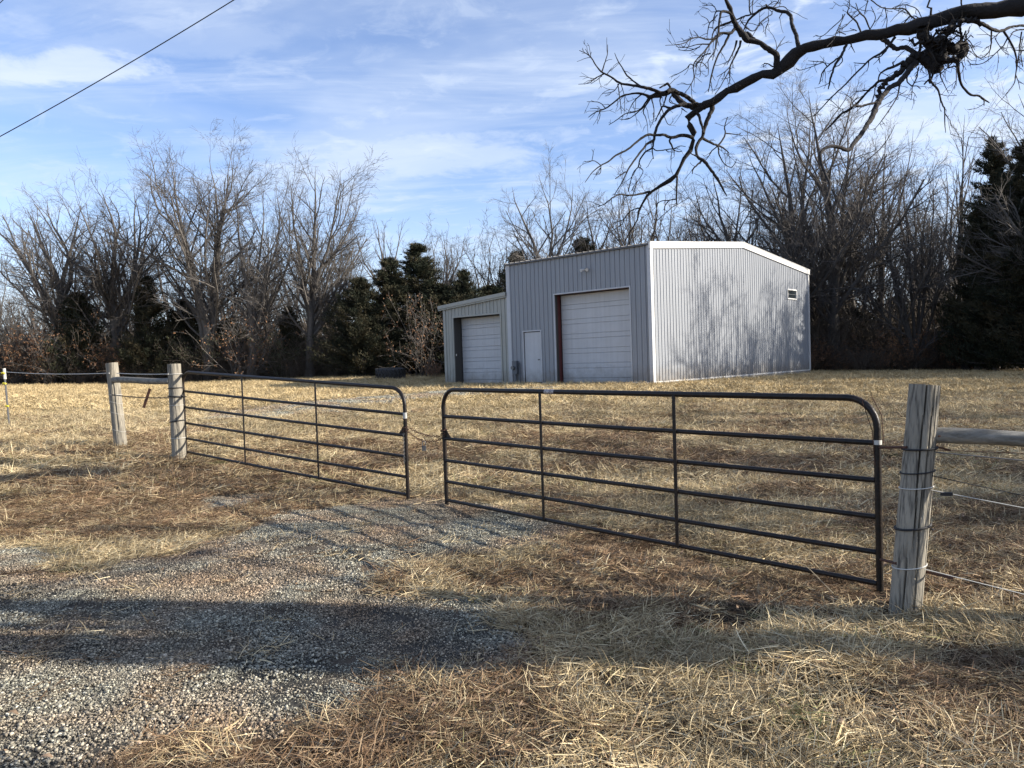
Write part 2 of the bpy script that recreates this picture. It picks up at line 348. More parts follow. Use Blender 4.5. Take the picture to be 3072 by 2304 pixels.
# ------------------------------------------------------------------ ground sheet
def ground():
    def axis(a, b, step0, c, g):
        out = [c]; s = step0
        while out[-1] < b: out.append(out[-1]+s); s = step0+g*max(0, abs(out[-1]-c)-6)
        lo = [c]; 
        while lo[-1] > a: lo.append(lo[-1]-(step0+g*max(0, abs(lo[-1]-c)-6)))
        return np.array(lo[::-1][:-1]+out)
    xs = axis(-700, 700, .075, 0, .03); ys = axis(-500, 900, .075, 5.5, .03)
    X, Y = np.meshgrid(xs, ys); Z = hgt(X, Y); G = gravel(X, Y)
    Z = Z-G*.015*0
    far = np.hypot(X, Y); Z = np.where(far > 120, Z*np.clip((700-far)/580, .0, 1), Z)
    nx, ny = len(xs), len(ys); idx = np.arange(nx*ny).reshape(ny, nx)
    q = np.stack([idx[:-1, :-1], idx[:-1, 1:], idx[1:, 1:], idx[1:, :-1]], -1).reshape(-1, 4)
    V = np.stack([X, Y, Z], -1).reshape(-1, 3)
    wood = np.clip((Y-45.0-(fbm(X, Y, .25, 3, 8)-.5)*4)/1.2, 0, 1)
    m = bpy.data.materials.new('field_ground'); m.use_nodes = True; nt = m.node_tree; N = nt.nodes; L = nt.links; p = N['Principled BSDF']
    p.inputs['Roughness'].default_value = 1.0; p.inputs['Specular IOR Level'].default_value = .1
    tc = N.new('ShaderNodeTexCoord')
    def noise(s, d=6, r=.65):
        n = N.new('ShaderNodeTexNoise'); n.inputs['Scale'].default_value = s; n.inputs['Detail'].default_value = d; n.inputs['Roughness'].default_value = r
        L.new(tc.outputs['Object'], n.inputs['Vector']); return n.outputs['Fac']
    def mr(f, a, b, c=0, d=1):
        n = N.new('ShaderNodeMapRange'); n.inputs[1].default_value = a; n.inputs[2].default_value = b; n.inputs[3].default_value = c; n.inputs[4].default_value = d
        L.new(f, n.inputs[0]); return n.outputs[0]
    def mix(f, a, b):
        n = N.new('ShaderNodeMix'); n.data_type = 'RGBA'
        if isinstance(f, float): n.inputs[0].default_value = f
        else: L.new(f, n.inputs[0])
        for i, v in ((6, a), (7, b)):
            if isinstance(v, tuple): n.inputs[i].default_value = (*v, 1)
            else: L.new(v, n.inputs[i])
        return n.outputs[2]
    def attr(k):
        a = N.new('ShaderNodeAttribute'); a.attribute_name = k; return a.outputs['Fac']
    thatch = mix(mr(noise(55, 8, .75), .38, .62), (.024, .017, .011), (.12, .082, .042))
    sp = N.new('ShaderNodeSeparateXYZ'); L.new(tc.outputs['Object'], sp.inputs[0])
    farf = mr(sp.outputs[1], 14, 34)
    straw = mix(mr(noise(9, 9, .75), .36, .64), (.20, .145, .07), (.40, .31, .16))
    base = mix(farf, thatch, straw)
    gr = mix(mr(noise(60, 5, .8), .35, .65), (.018, .018, .018), (.12, .115, .10))
    gr = mix(mr(noise(1.3, 3, .5), .45, .65), gr, mix(.5, gr, (.20, .15, .105)))
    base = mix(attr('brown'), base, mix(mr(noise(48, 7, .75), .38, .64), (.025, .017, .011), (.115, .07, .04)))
    base = mix(attr('gravel'), base, gr)
    base = mix(attr('fargravel'), base, mix(mr(noise(14, 6, .8), .4, .6), (.20, .18, .14), (.38, .36, .32)))
    base = mix(attr('bare'), base, mix(mr(noise(70, 8, .8), .4, .62), (.018, .015, .012), (.085, .062, .042)))
    base = mix(attr('wood'), base, mix(mr(noise(3), .4, .6), (.06, .038, .024), (.14, .085, .05)))
    L.new(base, p.inputs['Base Color'])
    bp = N.new('ShaderNodeBump'); bp.inputs['Strength'].default_value = .8; bp.inputs['Distance'].default_value = .05; L.new(noise(22, 8, .8), bp.inputs['Height']); L.new(bp.outputs[0], p.inputs['Normal'])
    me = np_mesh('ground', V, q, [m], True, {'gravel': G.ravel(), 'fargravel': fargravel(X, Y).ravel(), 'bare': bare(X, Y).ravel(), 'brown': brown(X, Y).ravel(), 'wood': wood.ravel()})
    o = obj('ground', me); o['kind'] = 'structure'; o['label'] = 'field of dry straw-coloured grass with a gravel drive'
ground()

# ------------------------------------------------------------------ bare trees
def tubes_np(branches):
    """branches: list of (pts Nx3, radii N, sides) -> verts, faces; vectorised per (N, sides)"""
    groups = {}
    for p, r, n in branches: groups.setdefault((len(p), n), []).append((p, r))
    VV = []; FF = []; base = 0
    for (m, n), lst in groups.items():
        P = np.array([a[0] for a in lst]); Rr = np.array([a[1] for a in lst]); B = len(lst)
        T = np.empty_like(P); T[:, 1:-1] = P[:, 2:]-P[:, :-2]; T[:, 0] = P[:, 1]-P[:, 0]; T[:, -1] = P[:, -1]-P[:, -2]
        T /= np.linalg.norm(T, axis=2, keepdims=True)+1e-9
        t0 = P[:, -1]-P[:, 0]; t0 /= np.linalg.norm(t0, axis=1, keepdims=True)+1e-9
        ref = np.where(np.abs(t0[:, 2:3]) < .8, np.array([[0, 0, 1.]]), np.array([[1., 0, 0]]))[:, None, :]
        A = np.cross(T, ref); A /= np.linalg.norm(A, axis=2, keepdims=True)+1e-9; Bv = np.cross(T, A)
        th = 2*np.pi*np.arange(n)/n
        ring = P[:, :, None, :]+Rr[:, :, None, None]*(A[:, :, None, :]*np.cos(th)[None, None, :, None]+Bv[:, :, None, :]*np.sin(th)[None, None, :, None])
        VV.append(ring.reshape(-1, 3))
        b = np.arange(B)[:, None, None]*(m*n); i = np.arange(m-1)[None, :, None]*n; k = np.arange(n)[None, None, :]; k2 = (k+1) % n
        F = np.stack([b+i+k, b+i+k2, b+i+n+k2, b+i+n+k], -1).reshape(-1, 4)+base
        FF.append(F); base += B*m*n
    return np.concatenate(VV), np.concatenate(FF)
def rv(s=1.0):
    return np.array([R.gauss(0, s), R.gauss(0, s), R.gauss(0, s)])
def unit(v): return v/(np.linalg.norm(v)+1e-9)
def grow(start, d, length, r, nseg, wander, up, rend=.35):
    pts = [np.array(start, float)]; d = unit(np.array(d, float)); st = length/nseg
    for i in range(nseg):
        d = unit(d+rv(wander)+np.array([0, 0, up])); pts.append(pts[-1]+d*st)
    return np.array(pts), np.linspace(r, r*rend, nseg+1)
def perp(d, ang, az=None):
    a = unit(np.cross(d, [0, 0, 1.] if abs(d[2]) < .95 else [1., 0, 0])); b = np.cross(d, a); z = R.uniform(0, 2*math.pi) if az is None else az
    return unit(d*math.cos(ang)+(a*math.cos(z)+b*math.sin(z))*math.sin(ang))
REF = {1: 3.5, 2: 1.4, 3: .72}
def spawn(out, pts, rad, level, spec, rmin, lmin=.12):
    """children along a parent polyline"""
    n, lo, lenf, ang, wander, up, nseg, sides = spec[level]
    seg = np.linalg.norm(np.diff(pts, axis=0), axis=1); L = seg.sum(); cum = np.r_[0, np.cumsum(seg)]/L
    if level: n = max(2, int(round(n*L/REF[level]+R.uniform(-.4, .4))))
    for i in range(n):
        t = lo+(.97-lo)*((i+R.random())/n)
        j = min(np.searchsorted(cum, t)-1, len(seg)-1); j = max(j, 0); f = (t-cum[j])/(cum[j+1]-cum[j]+1e-9)
        p = pts[j]*(1-f)+pts[j+1]*f; d = unit(pts[j+1]-pts[j]); r = (rad[j]*(1-f)+rad[j+1]*f)
        ln = L*lenf*R.uniform(.6, 1.2)*((1.2-.86*t) if level == 0 else (1.1-.55*t))
        if ln < lmin: ln = lmin*R.uniform(.7, 1.3)
        rr = max(min(r*.6, ln*.0165+rmin*.6), rmin)
        q, qr = grow(p, perp(d, ang*R.uniform(.7, 1.3)), ln, rr, nseg, wander, up)
        qr = np.maximum(qr, rmin*.8)
        out.append((q, qr, sides))
        if level+1 < len(spec): spawn(out, q, qr, level+1, spec, rmin, lmin)
SPEC_FINE = [(12, .18, .46, .74, .10, .05, 8, 5), (7, .15, .46, .72, .11, .03, 5, 3), (5, .12, .46, .66, .12, .02, 3, 3), (3, .15, .6, .55, .10, .02, 2, 3)]
SPEC_MED = [(10, .18, .46, .72, .10, .05, 8, 5), (7, .15, .46, .70, .11, .03, 5, 3), (5, .12, .48, .64, .12, .02, 3, 3), (3, .15, .62, .55, .10, .02, 2, 3)]
SPEC_UP = [(13, .12, .30, .55, .08, .06, 5, 4), (6, .12, .48, .58, .09, .04, 4, 3), (4, .12, .58, .5, .09, .04, 3, 3)]
def resample(pts, n):
    """smooth curve through control points"""
    pts = np.array(pts, float); t = np.r_[0, np.cumsum(np.linalg.norm(np.diff(pts, axis=0), axis=1))]; t /= t[-1]
    P = np.vstack([2*pts[0]-pts[1], pts, 2*pts[-1]-pts[-2]]); out = []
    for s in np.linspace(0, 1, n):
        j = min(max(np.searchsorted(t, s)-1, 0), len(pts)-2); f = (s-t[j])/(t[j+1]-t[j]+1e-9)
        a, b, c, d = P[j], P[j+1], P[j+2], P[j+3]
        out.append(.5*((2*b)+(-a+c)*f+(2*a-5*b+4*c-d)*f*f+(-a+3*b-3*c+d)*f**3))
    return np.array(out)
def tree_meshes(leaders, r0, spec, rmin=.007, barkmat=None, lead_sides=7, jitter=.10):
    """leaders: polylines (local, from the base) ; first one carries the trunk"""
    trunk = []; crown = []
    for li, ld in enumerate(leaders):
        L = np.linalg.norm(np.diff(np.array(ld), axis=0), axis=1).sum()
        P = resample(ld, 14); P[1:-1] += rng.normal(0, jitter*L/40, (12, 3)); 
        rr = r0*(1.15 if li == 0 else .82)
        rad = rr*np.linspace(1, 0, 14)**1.0+.007; rad[0] *= 1.3
        trunk.append((P, rad, lead_sides)); spawn(crown, P, rad, 0, spec, rmin, .42)
    vt, ft = tubes_np(trunk); vc, fc = tubes_np(crown); bm_ = barkmat or M_BARK
    return np_mesh('trunk', vt, ft, [bm_], True), np_mesh('crown', vc, fc, [bm_], True)
def put_tree(name, label, cat, group, loc, tm, cm, rz=0, sc=1.0):
    t = thing(name, label, cat, loc, rz, group); t.scale = (sc, sc, sc)
    obj('trunk', tm, t); obj('crown', cm, t); return t
def px_tree(label, base, Y, leaders, r0, spec=SPEC_MED, rmin=.0062, bark=None, dy=1.2):
    b = at(base[0], base[1], Y); b[2] = gz(b[0], Y)-.1
    LL = []
    for ld in leaders:
        q = [np.zeros(3)]; sgn = R.uniform(-dy, dy)
        for k, (x, y) in enumerate(ld):
            pt = at(x, y, Y+sgn*(k+1)/len(ld))-b; q.append(pt if k < len(ld)-1 else q[-1]+(pt-q[-1])*.80)
        LL.append(q)
    tm, cm = tree_meshes(LL, r0, spec, rmin, bark)
    return put_tree('bare_tree', label, 'tree', 'bare trees of the woods edge', b, tm, cm)

px_tree('broad leafless oak standing furthest left in the woods, its crown cut by the frame', (182,1150), 47.0, [[(178,960),(176,850),(120,720),(70,600)],[(178,960),(185,860),(225,700),(250,585)],[(170,960),(110,850),(40,740),(-60,650)],[(178,950),(215,800),(150,660),(140,580)]], .36, SPEC_FINE, bark=M_BARK2)
px_tree('rounded leafless tree second from the left of the woods, forking low into many limbs', (353,1150), 47.5, [[(345,1000),(335,870),(345,700),(290,530)],[(345,1000),(325,850),(270,700),(215,560)],[(350,980),(390,860),(420,700),(400,560)],[(350,960),(400,830),(470,740),(520,640)],[(340,960),(280,840),(190,760),(150,690)]], .30, SPEC_FINE, bark=M_BARK2)
px_tree('straight slim leafless tree between the rounded tree and the leaning pair on the left', (412,1145), 50.0, [[(410,900),(404,740),(400,520)],[(410,880),(440,700),(450,540)]], .2, SPEC_MED)
px_tree('tallest leafless tree on the left, two long stems leaning apart above the fence posts', (628,1145), 46.5, [[(623,1000),(590,860),(560,740),(528,590),(505,455)],[(630,990),(648,860),(656,720),(646,570),(622,440)],[(650,740),(668,640),(700,540),(690,450)],[(560,740),(480,640),(450,540),(470,470)],[(654,700),(720,600),(756,520)]], .27, SPEC_FINE, bark=M_BARK2)
px_tree('many-stemmed leafless tree fanning from one low base behind the left gate', (758,1140), 46.5, [[(758,985),(735,840),(715,700),(705,545)],[(760,985),(772,820),(790,680),(782,535)],[(762,985),(800,850),(840,690),(823,515)],[(752,985),(700,890),(664,800),(640,700)],[(764,985),(820,900),(868,780),(885,650)]], .2, SPEC_MED, bark=M_BARK2)
px_tree('tall pale leafless tree with a fountain-shaped crown right of the many-stemmed tree', (930,1140), 46.0, [[(932,980),(940,830),(948,640),(946,465)],[(930,930),(900,780),(880,640),(868,515)],[(940,880),(990,720),(1015,580),(1022,490)],[(940,850),(1010,760),(1070,650),(1090,580)],[(930,950),(870,800),(820,700)]], .24, SPEC_FINE, bark=M_BARK2)
px_tree('thin leafless tree rising behind the dark cedars at the centre left', (1150,1130), 56.0, [[(1155,950),(1150,800),(1120,620)],[(1155,920),(1190,760),(1215,630)],[(1150,900),(1090,780),(1060,660)]], .2, SPEC_UP)
px_tree('small leafless tree just left of the cedar beside the building', (1330,1125), 58.0, [[(1335,900),(1340,800),(1325,670)],[(1335,900),(1380,780),(1400,680)]], .16, SPEC_UP)
px_tree('spreading leafless tree rising behind the left end of the building roof', (1640,1110), 50.0, [[(1630,860),(1605,740),(1560,640),(1530,540)],[(1640,860),(1655,720),(1640,600),(1610,505)],[(1645,860),(1690,730),(1715,620),(1720,530)],[(1625,800),(1560,720),(1510,690)]], .24, SPEC_MED, bark=M_BARK2)
px_tree('leafless tree half hidden behind the front eave, right of the spreading one', (1790,1110), 54.0, [[(1790,800),(1770,690),(1750,550)],[(1790,800),(1830,690),(1860,590)]], .2, SPEC_UP)
px_tree('bushy leafless tree behind the roof corner where the front meets the gable', (2000,1110), 54.0, [[(2000,820),(1960,690),(1930,600)],[(2000,820),(2010,680),(2020,560)],[(2005,820),(2070,700),(2100,600)]], .2, SPEC_UP)
px_tree('leafless tree with long upright stems behind the gable ridge', (2200,1105), 50.0, [[(2195,800),(2160,640),(2130,475)],[(2200,800),(2215,640),(2230,480)],[(2195,800),(2110,650),(2070,520)],[(2205,800),(2270,680),(2280,520)]], .25, SPEC_MED)
px_tree('thick-trunked leafless tree behind the far gable corner, crown reaching the hanging limb', (2385,1100), 48.0, [[(2382,850),(2378,650),(2350,480),(2325,330)],[(2390,850),(2405,650),(2425,450),(2440,310)],[(2382,800),(2330,650),(2270,520),(2230,430)]], .34, SPEC_FINE)
px_tree('tall leafless tree right of the building, highest crown of the right woods', (2500,1100), 47.0, [[(2500,850),(2490,640),(2455,450),(2417,225)],[(2505,850),(2530,640),(2545,450),(2520,330)],[(2500,760),(2580,600),(2620,450)],[(2490,640),(2400,480),(2345,270)]], .34, SPEC_FINE)
px_tree('slim upright leafless tree midway between the building and the many-stemmed thicket tree', (2640,1100), 49.0, [[(2645,800),(2650,600),(2660,335)],[(2645,780),(2610,600),(2600,430)],[(2650,780),(2700,620),(2750,330)]], .2, SPEC_UP)
px_tree('low-branching leafless tree fanning many stems from the ground on the right', (2746,1104), 45.0, [[(2738,1060),(2700,880),(2640,700),(2590,520)],[(2744,1050),(2732,840),(2718,640),(2705,440)],[(2752,1050),(2780,840),(2800,650),(2795,450)],[(2758,1060),(2820,880),(2880,740),(2910,600)],[(2732,1070),(2660,960),(2585,850),(2530,710)],[(2749,1050),(2765,830),(2775,640),(2840,480)],[(2742,1060),(2690,900),(2670,700),(2650,500)],[(2756,1065),(2860,960),(2930,880)]], .15, SPEC_MED)
px_tree('tall slender leafless tree with a sparse feathery top just left of the big right cedar', (2870,1100), 46.0, [[(2880,900),(2886,700),(2889,460),(2896,315)],[(2889,470),(2850,400),(2838,330)],[(2889,480),(2950,410),(2985,340)]], .14, SPEC_UP)
px_tree('leafless tree at the right frame edge behind the cedars, pale twigs against the sky', (3150,1100), 40.0, [[(3140,800),(3110,500),(3075,330),(3050,270)],[(3150,800),(3160,500),(3120,300)],[(3140,700),(3080,480),(3055,420)]], .25, SPEC_FINE, bark=M_BARK2)

def generic_leaders(h, n, spread):
    out = []
    for i in range(n):
        a = R.uniform(0, 6.28); s = spread*R.uniform(.5, 1.1); f = R.uniform(.12, .25)
        q = [(0, 0, 0), (R.uniform(-.1, .1), R.uniform(-.1, .1), h*f), (s*.45*math.cos(a), s*.45*math.sin(a), h*.5), (s*.85*math.cos(a+.2), s*.85*math.sin(a+.2), h*.78), (s*math.cos(a), s*math.sin(a), h*R.uniform(.92, 1.02))]
        out.append([np.array(v, float) for v in q])
    return out
GEN = [tree_meshes(generic_leaders(13, 3, 2.6), .24, SPEC_MED, .009, M_BARK), tree_meshes(generic_leaders(11, 4, 3.4), .2, SPEC_MED, .009, M_BARK2),
       tree_meshes(generic_leaders(14, 2, 1.8), .2, SPEC_UP, .009, M_BARK), tree_meshes(generic_leaders(9, 5, 3.0), .14, SPEC_UP, .009, M_BARK2)]
def fill(label, group, spots):
    for (x, y, k, sc) in spots:
        tm, cm = GEN[k]
        put_tree('bare_tree', label, 'tree', group, (x, y, gz(x, y)-.1), tm, cm, R.uniform(0, 6.28), sc)
KND = ('spreading dark', 'pale low-forking', 'slim upright', 'pale many-stemmed')
def bg_tree(x, y, k, sc, group, where):
    tm, cm = GEN[k]; put_tree('bare_tree', 'far %s leafless tree %s' % (KND[k], where), 'tree', group, (x, y, gz(x, y)-.1), tm, cm, R.uniform(0, 6.28), sc)
for i in range(44):
    x = -46+i*1.22+R.uniform(-.8, .8); y = R.uniform(52, 66); px = 1536+F_PX*x/y
    w = [n for l, n in ((150, 'at the left frame edge'), (330, 'behind the rounded tree on the left'), (560, 'behind the leaning pair of stems'), (760, 'left of the fountain-shaped tree'), (980, 'behind the fountain-shaped tree'), (1230, 'behind the left half of the big cedar clump'), (1420, 'behind the right half of the big cedar clump'), (9999, 'behind the tall front wall')) if px < l][0]
    bg_tree(x, y, R.randrange(4), R.uniform(.62, .88), 'background trees of the left woods', w)
for i in range(44):
    x = 8+i*1.06+R.uniform(-.6, .6); y = R.uniform(49, 64); px = 1536+F_PX*x/y
    w = [n for l, n in ((2080, 'behind the roof corner'), (2250, 'behind the gable ridge'), (2430, 'behind the far gable corner'), (2600, 'just right of the building'), (2740, 'left of the low-branching tree'), (2860, 'right of the low-branching tree'), (3000, 'behind the pointed right cedar'), (9999, 'at the right frame edge')) if px < l][0]
    bg_tree(x, y, R.choice((2, 2, 3, 0, 1)), R.uniform(.78, 1.08), 'background trees of the right woods', w)
# trees standing to the right of the view; they shade the field and the gable wall
fill('leafless tree on the right field edge beyond the frame', 'trees right of the frame', [(34, 34.0, 0, .95), (33.5, 30.5, 1, 1.05), (28.0, 33.0, 0, .9), (28.0, 30.2, 0, 1.0), (36, 29.6, 1, 1.1), (39, 33, 0, 1.1), (33, 36, 1, 1.0),
   (16.5, 6.5, 1, .72), (22, 9.5, 0, .8), (27, 13.0, 3, 1.0), (21, 14.5, 2, .75), (31, 19, 1, .95), (39, 22, 0, 1.0)])

# ------------------------------------------------------------------ cedars
def cedar_mesh(h, w, n=6500, seed=1, base=.03):
    g = np.random.default_rng(seed)
    nb = 300
    # limbs: height, azimuth, length; foliage sits on the limbs so the outline stays ragged
    bz = h*(base+(1-base)*g.random(nb)**.9); ba = g.random(nb)*6.283
    prof = lambda t: w*np.clip(1.02-t, 0, 1)**.72*(.35+.65*np.minimum(1, t*9+.35))
    bl = prof(bz/h)*(.45+.75*g.random(nb)**1.2)+.08
    b = g.integers(0, nb, n); wgt = bl[b]; keep = g.random(n) < np.clip(wgt/bl.max()+.2, 0, 1); b = b[keep]; n = len(b)
    s = g.random(n)**.55; up = .42
    c = np.stack([np.cos(ba[b])*bl[b]*s, np.sin(ba[b])*bl[b]*s, bz[b]+up*bl[b]*s*s-.10*bl[b]*s], 1)
    sp = (.05+.075*bl[b]*(1-.6*s))[:, None]
    c += g.normal(0, 1, (n, 3))*sp*np.array([1, 1, .7])
    top = g.random((260, 3)); tc = np.stack([g.normal(0, .06, 260), g.normal(0, .06, 260), h*(.9+.12*top[:, 2])], 1); c = np.vstack([c, tc]); n = len(c)
    rad = np.hypot(c[:, 0], c[:, 1])+1e-6; outd = np.stack([c[:, 0]/rad*.8, c[:, 1]/rad*.8, np.full(n, .75)], 1)
    V = []; 
    for k in range(3):
        d = outd+g.normal(0, .55, (n, 3)); d /= np.linalg.norm(d, axis=1, keepdims=True)
        sd_ = np.cross(d, g.normal(0, 1, (n, 3))); sd_ /= np.linalg.norm(sd_, axis=1, keepdims=True)
        ln = g.uniform(.07, .22, (n, 1)); wd = ln*g.uniform(.07, .15, (n, 1))
        V += [c-sd_*wd, c+sd_*wd, c+d*ln]
    V = np.stack(V, 1).reshape(-1, 3); F = np.arange(len(V)).reshape(-1, 3)
    tone = np.repeat(np.clip(g.normal(.22, .22, nb)[np.r_[b, np.zeros(260, int)]]+g.normal(0, .12, n), 0, 1), 9)
    cm = np_mesh('crown', V, F, [M_CEDAR], False, {'tone': tone})
    br = [(np.array([[0, 0, 0], [0, 0, h*.5], [0, 0, h*.97]]), np.array([.16, .09, .015]), 6)]
    for i in range(nb):
        e = np.array([math.cos(ba[i])*bl[i], math.sin(ba[i])*bl[i], bz[i]+.22*bl[i]]); m_ = e*.5+np.array([0, 0, bz[i]*.5-.05]); m_[2] = bz[i]+.03*bl[i]
        br.append((np.array([[0, 0, bz[i]], m_, e*np.array([.9, .9, 1])]), np.array([.03, .02, .008]), 3))
    v, f = tubes_np(br); tm = np_mesh('trunk', v, f, [M_BARK], True)
    return tm, cm
CED = [cedar_mesh(8.0, 2.7, 46000, 1), cedar_mesh(6.0, 2.9, 42000, 2), cedar_mesh(9.5, 2.3, 44000, 3), cedar_mesh(4.5, 2.4, 26000, 4)]
CEDH = [8.0, 6.0, 9.5, 4.5]
def cedar(label, px, tipy, Y, k, wsc=1.0, group='cedars along the woods edge'):
    b = at(px, 1120, Y); z = gz(b[0], Y)-.1; top = at(px, tipy, Y)[2]; s = (top-z)/CEDH[k]
    t = thing('cedar_tree', label, 'cedar', (b[0], Y, z), R.uniform(0, 6.28), group); t.scale = (s*wsc, s*wsc, s)
    obj('trunk', CED[k][0], t); obj('crown', CED[k][1], t); return t
cedar('small dark cedar furthest left of the cedars, behind brown brush', 245, 885, 47, 3, .8)
cedar('pointed dark cedar behind the two left fence posts', 455, 835, 46.5, 0, .95)
cedar('low olive-green cedar right of the pointed one behind the fence posts', 560, 905, 48, 3, .9)
cedar('low dark cedar between the forked trees behind the left gate', 690, 960, 49, 3, .9)
cedar('small dark cedar left of the big cedar clump behind the left gate', 875, 925, 47.5, 1, .7)
cedar('broad dark cedar forming the left shoulder of the big clump', 1090, 840, 44.5, 1, 1.1)
cedar('tall cedar with brown-tinged top in the middle of the big clump', 1180, 780, 45.5, 0, 1.25)
cedar('tallest spire-topped cedar of the big clump', 1264, 738, 46.5, 0, 1.2)
cedar('dark cedar at the right of the big clump, above the low garage roof', 1400, 815, 46, 0, 1.05)
cedar('dark cedar filling the gap low behind the big clump', 1330, 860, 45.5, 3, 1.3)
cedar('narrow cedar close behind the left edge of the tall wall', 1480, 865, 47, 3, 1.2)
cedar('thin cedar top showing above the left end of the front eave', 1560, 762, 49, 1, .7)
cedar('cedar top peeking over the middle of the front eave', 1758, 722, 52, 1, .8)
cedar('tall dark cedar near the right frame edge, pointed top', 2990, 425, 42, 2, .9)
cedar('tall dark cedar cut by the right frame edge', 3085, 430, 40, 2, 1.05)
cedar('dark cedar left of the tall pair near the right frame edge', 2935, 640, 44, 0, .7)
cedar('shorter cedar low in front of the tall pair at the right', 3010, 760, 43, 1, .9)
cedar('broad cedar beyond the right frame edge', 3200, 500, 39, 2, 1.4)
cedar('small dark cedar low in the shade behind the far gable corner', 2560, 930, 50, 3, 1.1)
cedar('low dark cedar behind the low-branching tree on the right', 2690, 900, 51, 3, 1.1)
cedar('low dark cedar right behind the slender feathery tree', 2830, 880, 50, 1, .9)

# ------------------------------------------------------------------ scatter with geometry nodes
def scatter(name, P, protos, rotz, tilt, scl, idx, kind='stuff', label=None):
    me = bpy.data.meshes.new(name); me.vertices.add(len(P)); me.vertices.foreach_set('co', np.ascontiguousarray(P, np.float32).ravel())
    a = me.attributes.new('rt', 'FLOAT_VECTOR', 'POINT'); a.data.foreach_set('vector', np.ascontiguousarray(np.stack([tilt[0], tilt[1], rotz], 1), np.float32).ravel())
    a = me.attributes.new('sc', 'FLOAT', 'POINT'); a.data.foreach_set('value', np.asarray(scl, np.float32))
    a = me.attributes.new('ix', 'INT', 'POINT'); a.data.foreach_set('value', np.asarray(idx, np.int32))
    me.update(); o = obj(name, me)
    c = bpy.data.collections.new(name+'_kinds')
    for i, pm in enumerate(protos):
        po = bpy.data.objects.new('%s_kind_%02d' % (name, i), pm); c.objects.link(po)
    ng = bpy.data.node_groups.new(name, 'GeometryNodeTree'); ng.is_modifier = True
    ng.interface.new_socket('Geometry', in_out='INPUT', socket_type='NodeSocketGeometry'); ng.interface.new_socket('Geometry', in_out='OUTPUT', socket_type='NodeSocketGeometry')
    N = ng.nodes; L = ng.links; gi = N.new('NodeGroupInput'); go = N.new('NodeGroupOutput')
    ci = N.new('GeometryNodeCollectionInfo'); ci.inputs['Collection'].default_value = c; ci.inputs['Separate Children'].default_value = True; ci.inputs['Reset Children'].default_value = True
    ip = N.new('GeometryNodeInstanceOnPoints'); ip.inputs['Pick Instance'].default_value = True
    def na(nm, ty):
        n = N.new('GeometryNodeInputNamedAttribute'); n.data_type = ty; n.inputs['Name'].default_value = nm
        return [s for s in n.outputs if s.enabled and s.name == 'Attribute'][0]
    mp = N.new('GeometryNodeMeshToPoints')
    L.new(gi.outputs[0], mp.inputs[0]); L.new(mp.outputs[0], ip.inputs['Points']); L.new(ci.outputs[0], ip.inputs['Instance'])
    L.new(na('ix', 'INT'), ip.inputs['Instance Index']); L.new(na('rt', 'FLOAT_VECTOR'), ip.inputs['Rotation']); L.new(na('sc', 'FLOAT'), ip.inputs['Scale'])
    L.new(ip.outputs[0], go.inputs[0])
    md = o.modifiers.new('scatter', 'NODES'); md.node_group = ng
    o['kind'] = kind
    if label: o['label'] = label
    return o

# ------------------------------------------------------------------ brush along the woods edge
def shrub_mesh(seed, h, nst, spread, leaves=0, leafmat=None, m=None):
    R.seed(seed); br = []
    for i in range(nst):
        a = R.uniform(0, 6.28); rr = R.uniform(0, .35)*spread
        p = (rr*math.cos(a), rr*math.sin(a), 0); tl = R.uniform(.1, .75); d = np.array([math.cos(a)*tl, math.sin(a)*tl, 1.0])
        q, r = grow(p, d, h*R.uniform(.6, 1.15), R.uniform(.012, .024), 5, .13, -.03 if R.random() < .5 else .04); br.append((q, np.maximum(r, .008), 3))
        spawn(br, q, r, 0, [(6, .15, .5, .7, .2, .0, 3, 3), (8, .2, .5, .7, .2, 0, 2, 3)], .008)
    v, f = tubes_np(br); mats = [m or M_SHRUB]
    if leaves:
        g = np.random.default_rng(seed); ends = np.array([b[0][R.randrange(len(b[0]))] for b in br]); c = ends[g.integers(0, len(ends), leaves)]+g.normal(0, .07, (leaves, 3))
        d = g.normal(0, 1, (leaves, 3)); d /= np.linalg.norm(d, axis=1, keepdims=True); s = np.cross(d, g.normal(0, 1, (leaves, 3))); s /= np.linalg.norm(s, axis=1, keepdims=True)
        ln = g.uniform(.025, .06, (leaves, 1)); V2 = np.stack([c-d*ln, c+s*ln*.55, c+d*ln, c-s*ln*.55], 1).reshape(-1, 3); F2 = np.arange(len(V2)).reshape(-1, 4)+len(v)
        me = np_mesh('brush', np.vstack([v, V2]), np.vstack([f, F2]), mats+[leafmat]); mi = np.zeros(len(f)+len(F2), np.int32); mi[len(f):] = 1
        me.polygons.foreach_set('material_index', mi); return me
    return np_mesh('brush', v, f, mats)
SHR = [shrub_mesh(s, h, 26, 1.6) for s, h in ((1, 2.4), (2, 3.2), (3, 1.8), (4, 2.8))]
SHR += [shrub_mesh(7, 2.6, 18, 1.5, 900, M_OLIVE), shrub_mesh(8, 2.2, 18, 1.5, 900, M_RUSSET)]
def brush_row(name, n, x0, x1, y0, y1, smin, smax, wts, label):
    g = np.random.default_rng(len(name)*31+n); x = g.uniform(x0, x1, n); y = g.uniform(y0, y1, n)
    bx = (x-BF[0])*EV[0]+(y-BF[1])*EV[1]; bu = (x-BF[0])*EU[0]+(y-BF[1])*EU[1]
    k = ~((bx > -1) & (bx < 17) & (bu > -1) & (bu < 13)); x = x[k]; y = y[k]; n = len(x)
    idx = g.choice(len(SHR), n, p=np.array(wts)/sum(wts)); P = np.stack([x, y, hgt(x, y)-.05], 1)
    scatter(name, P, SHR, g.uniform(0, 6.28, n), (g.normal(0, .06, n), g.normal(0, .06, n)), g.uniform(smin, smax, n), idx, label=label)
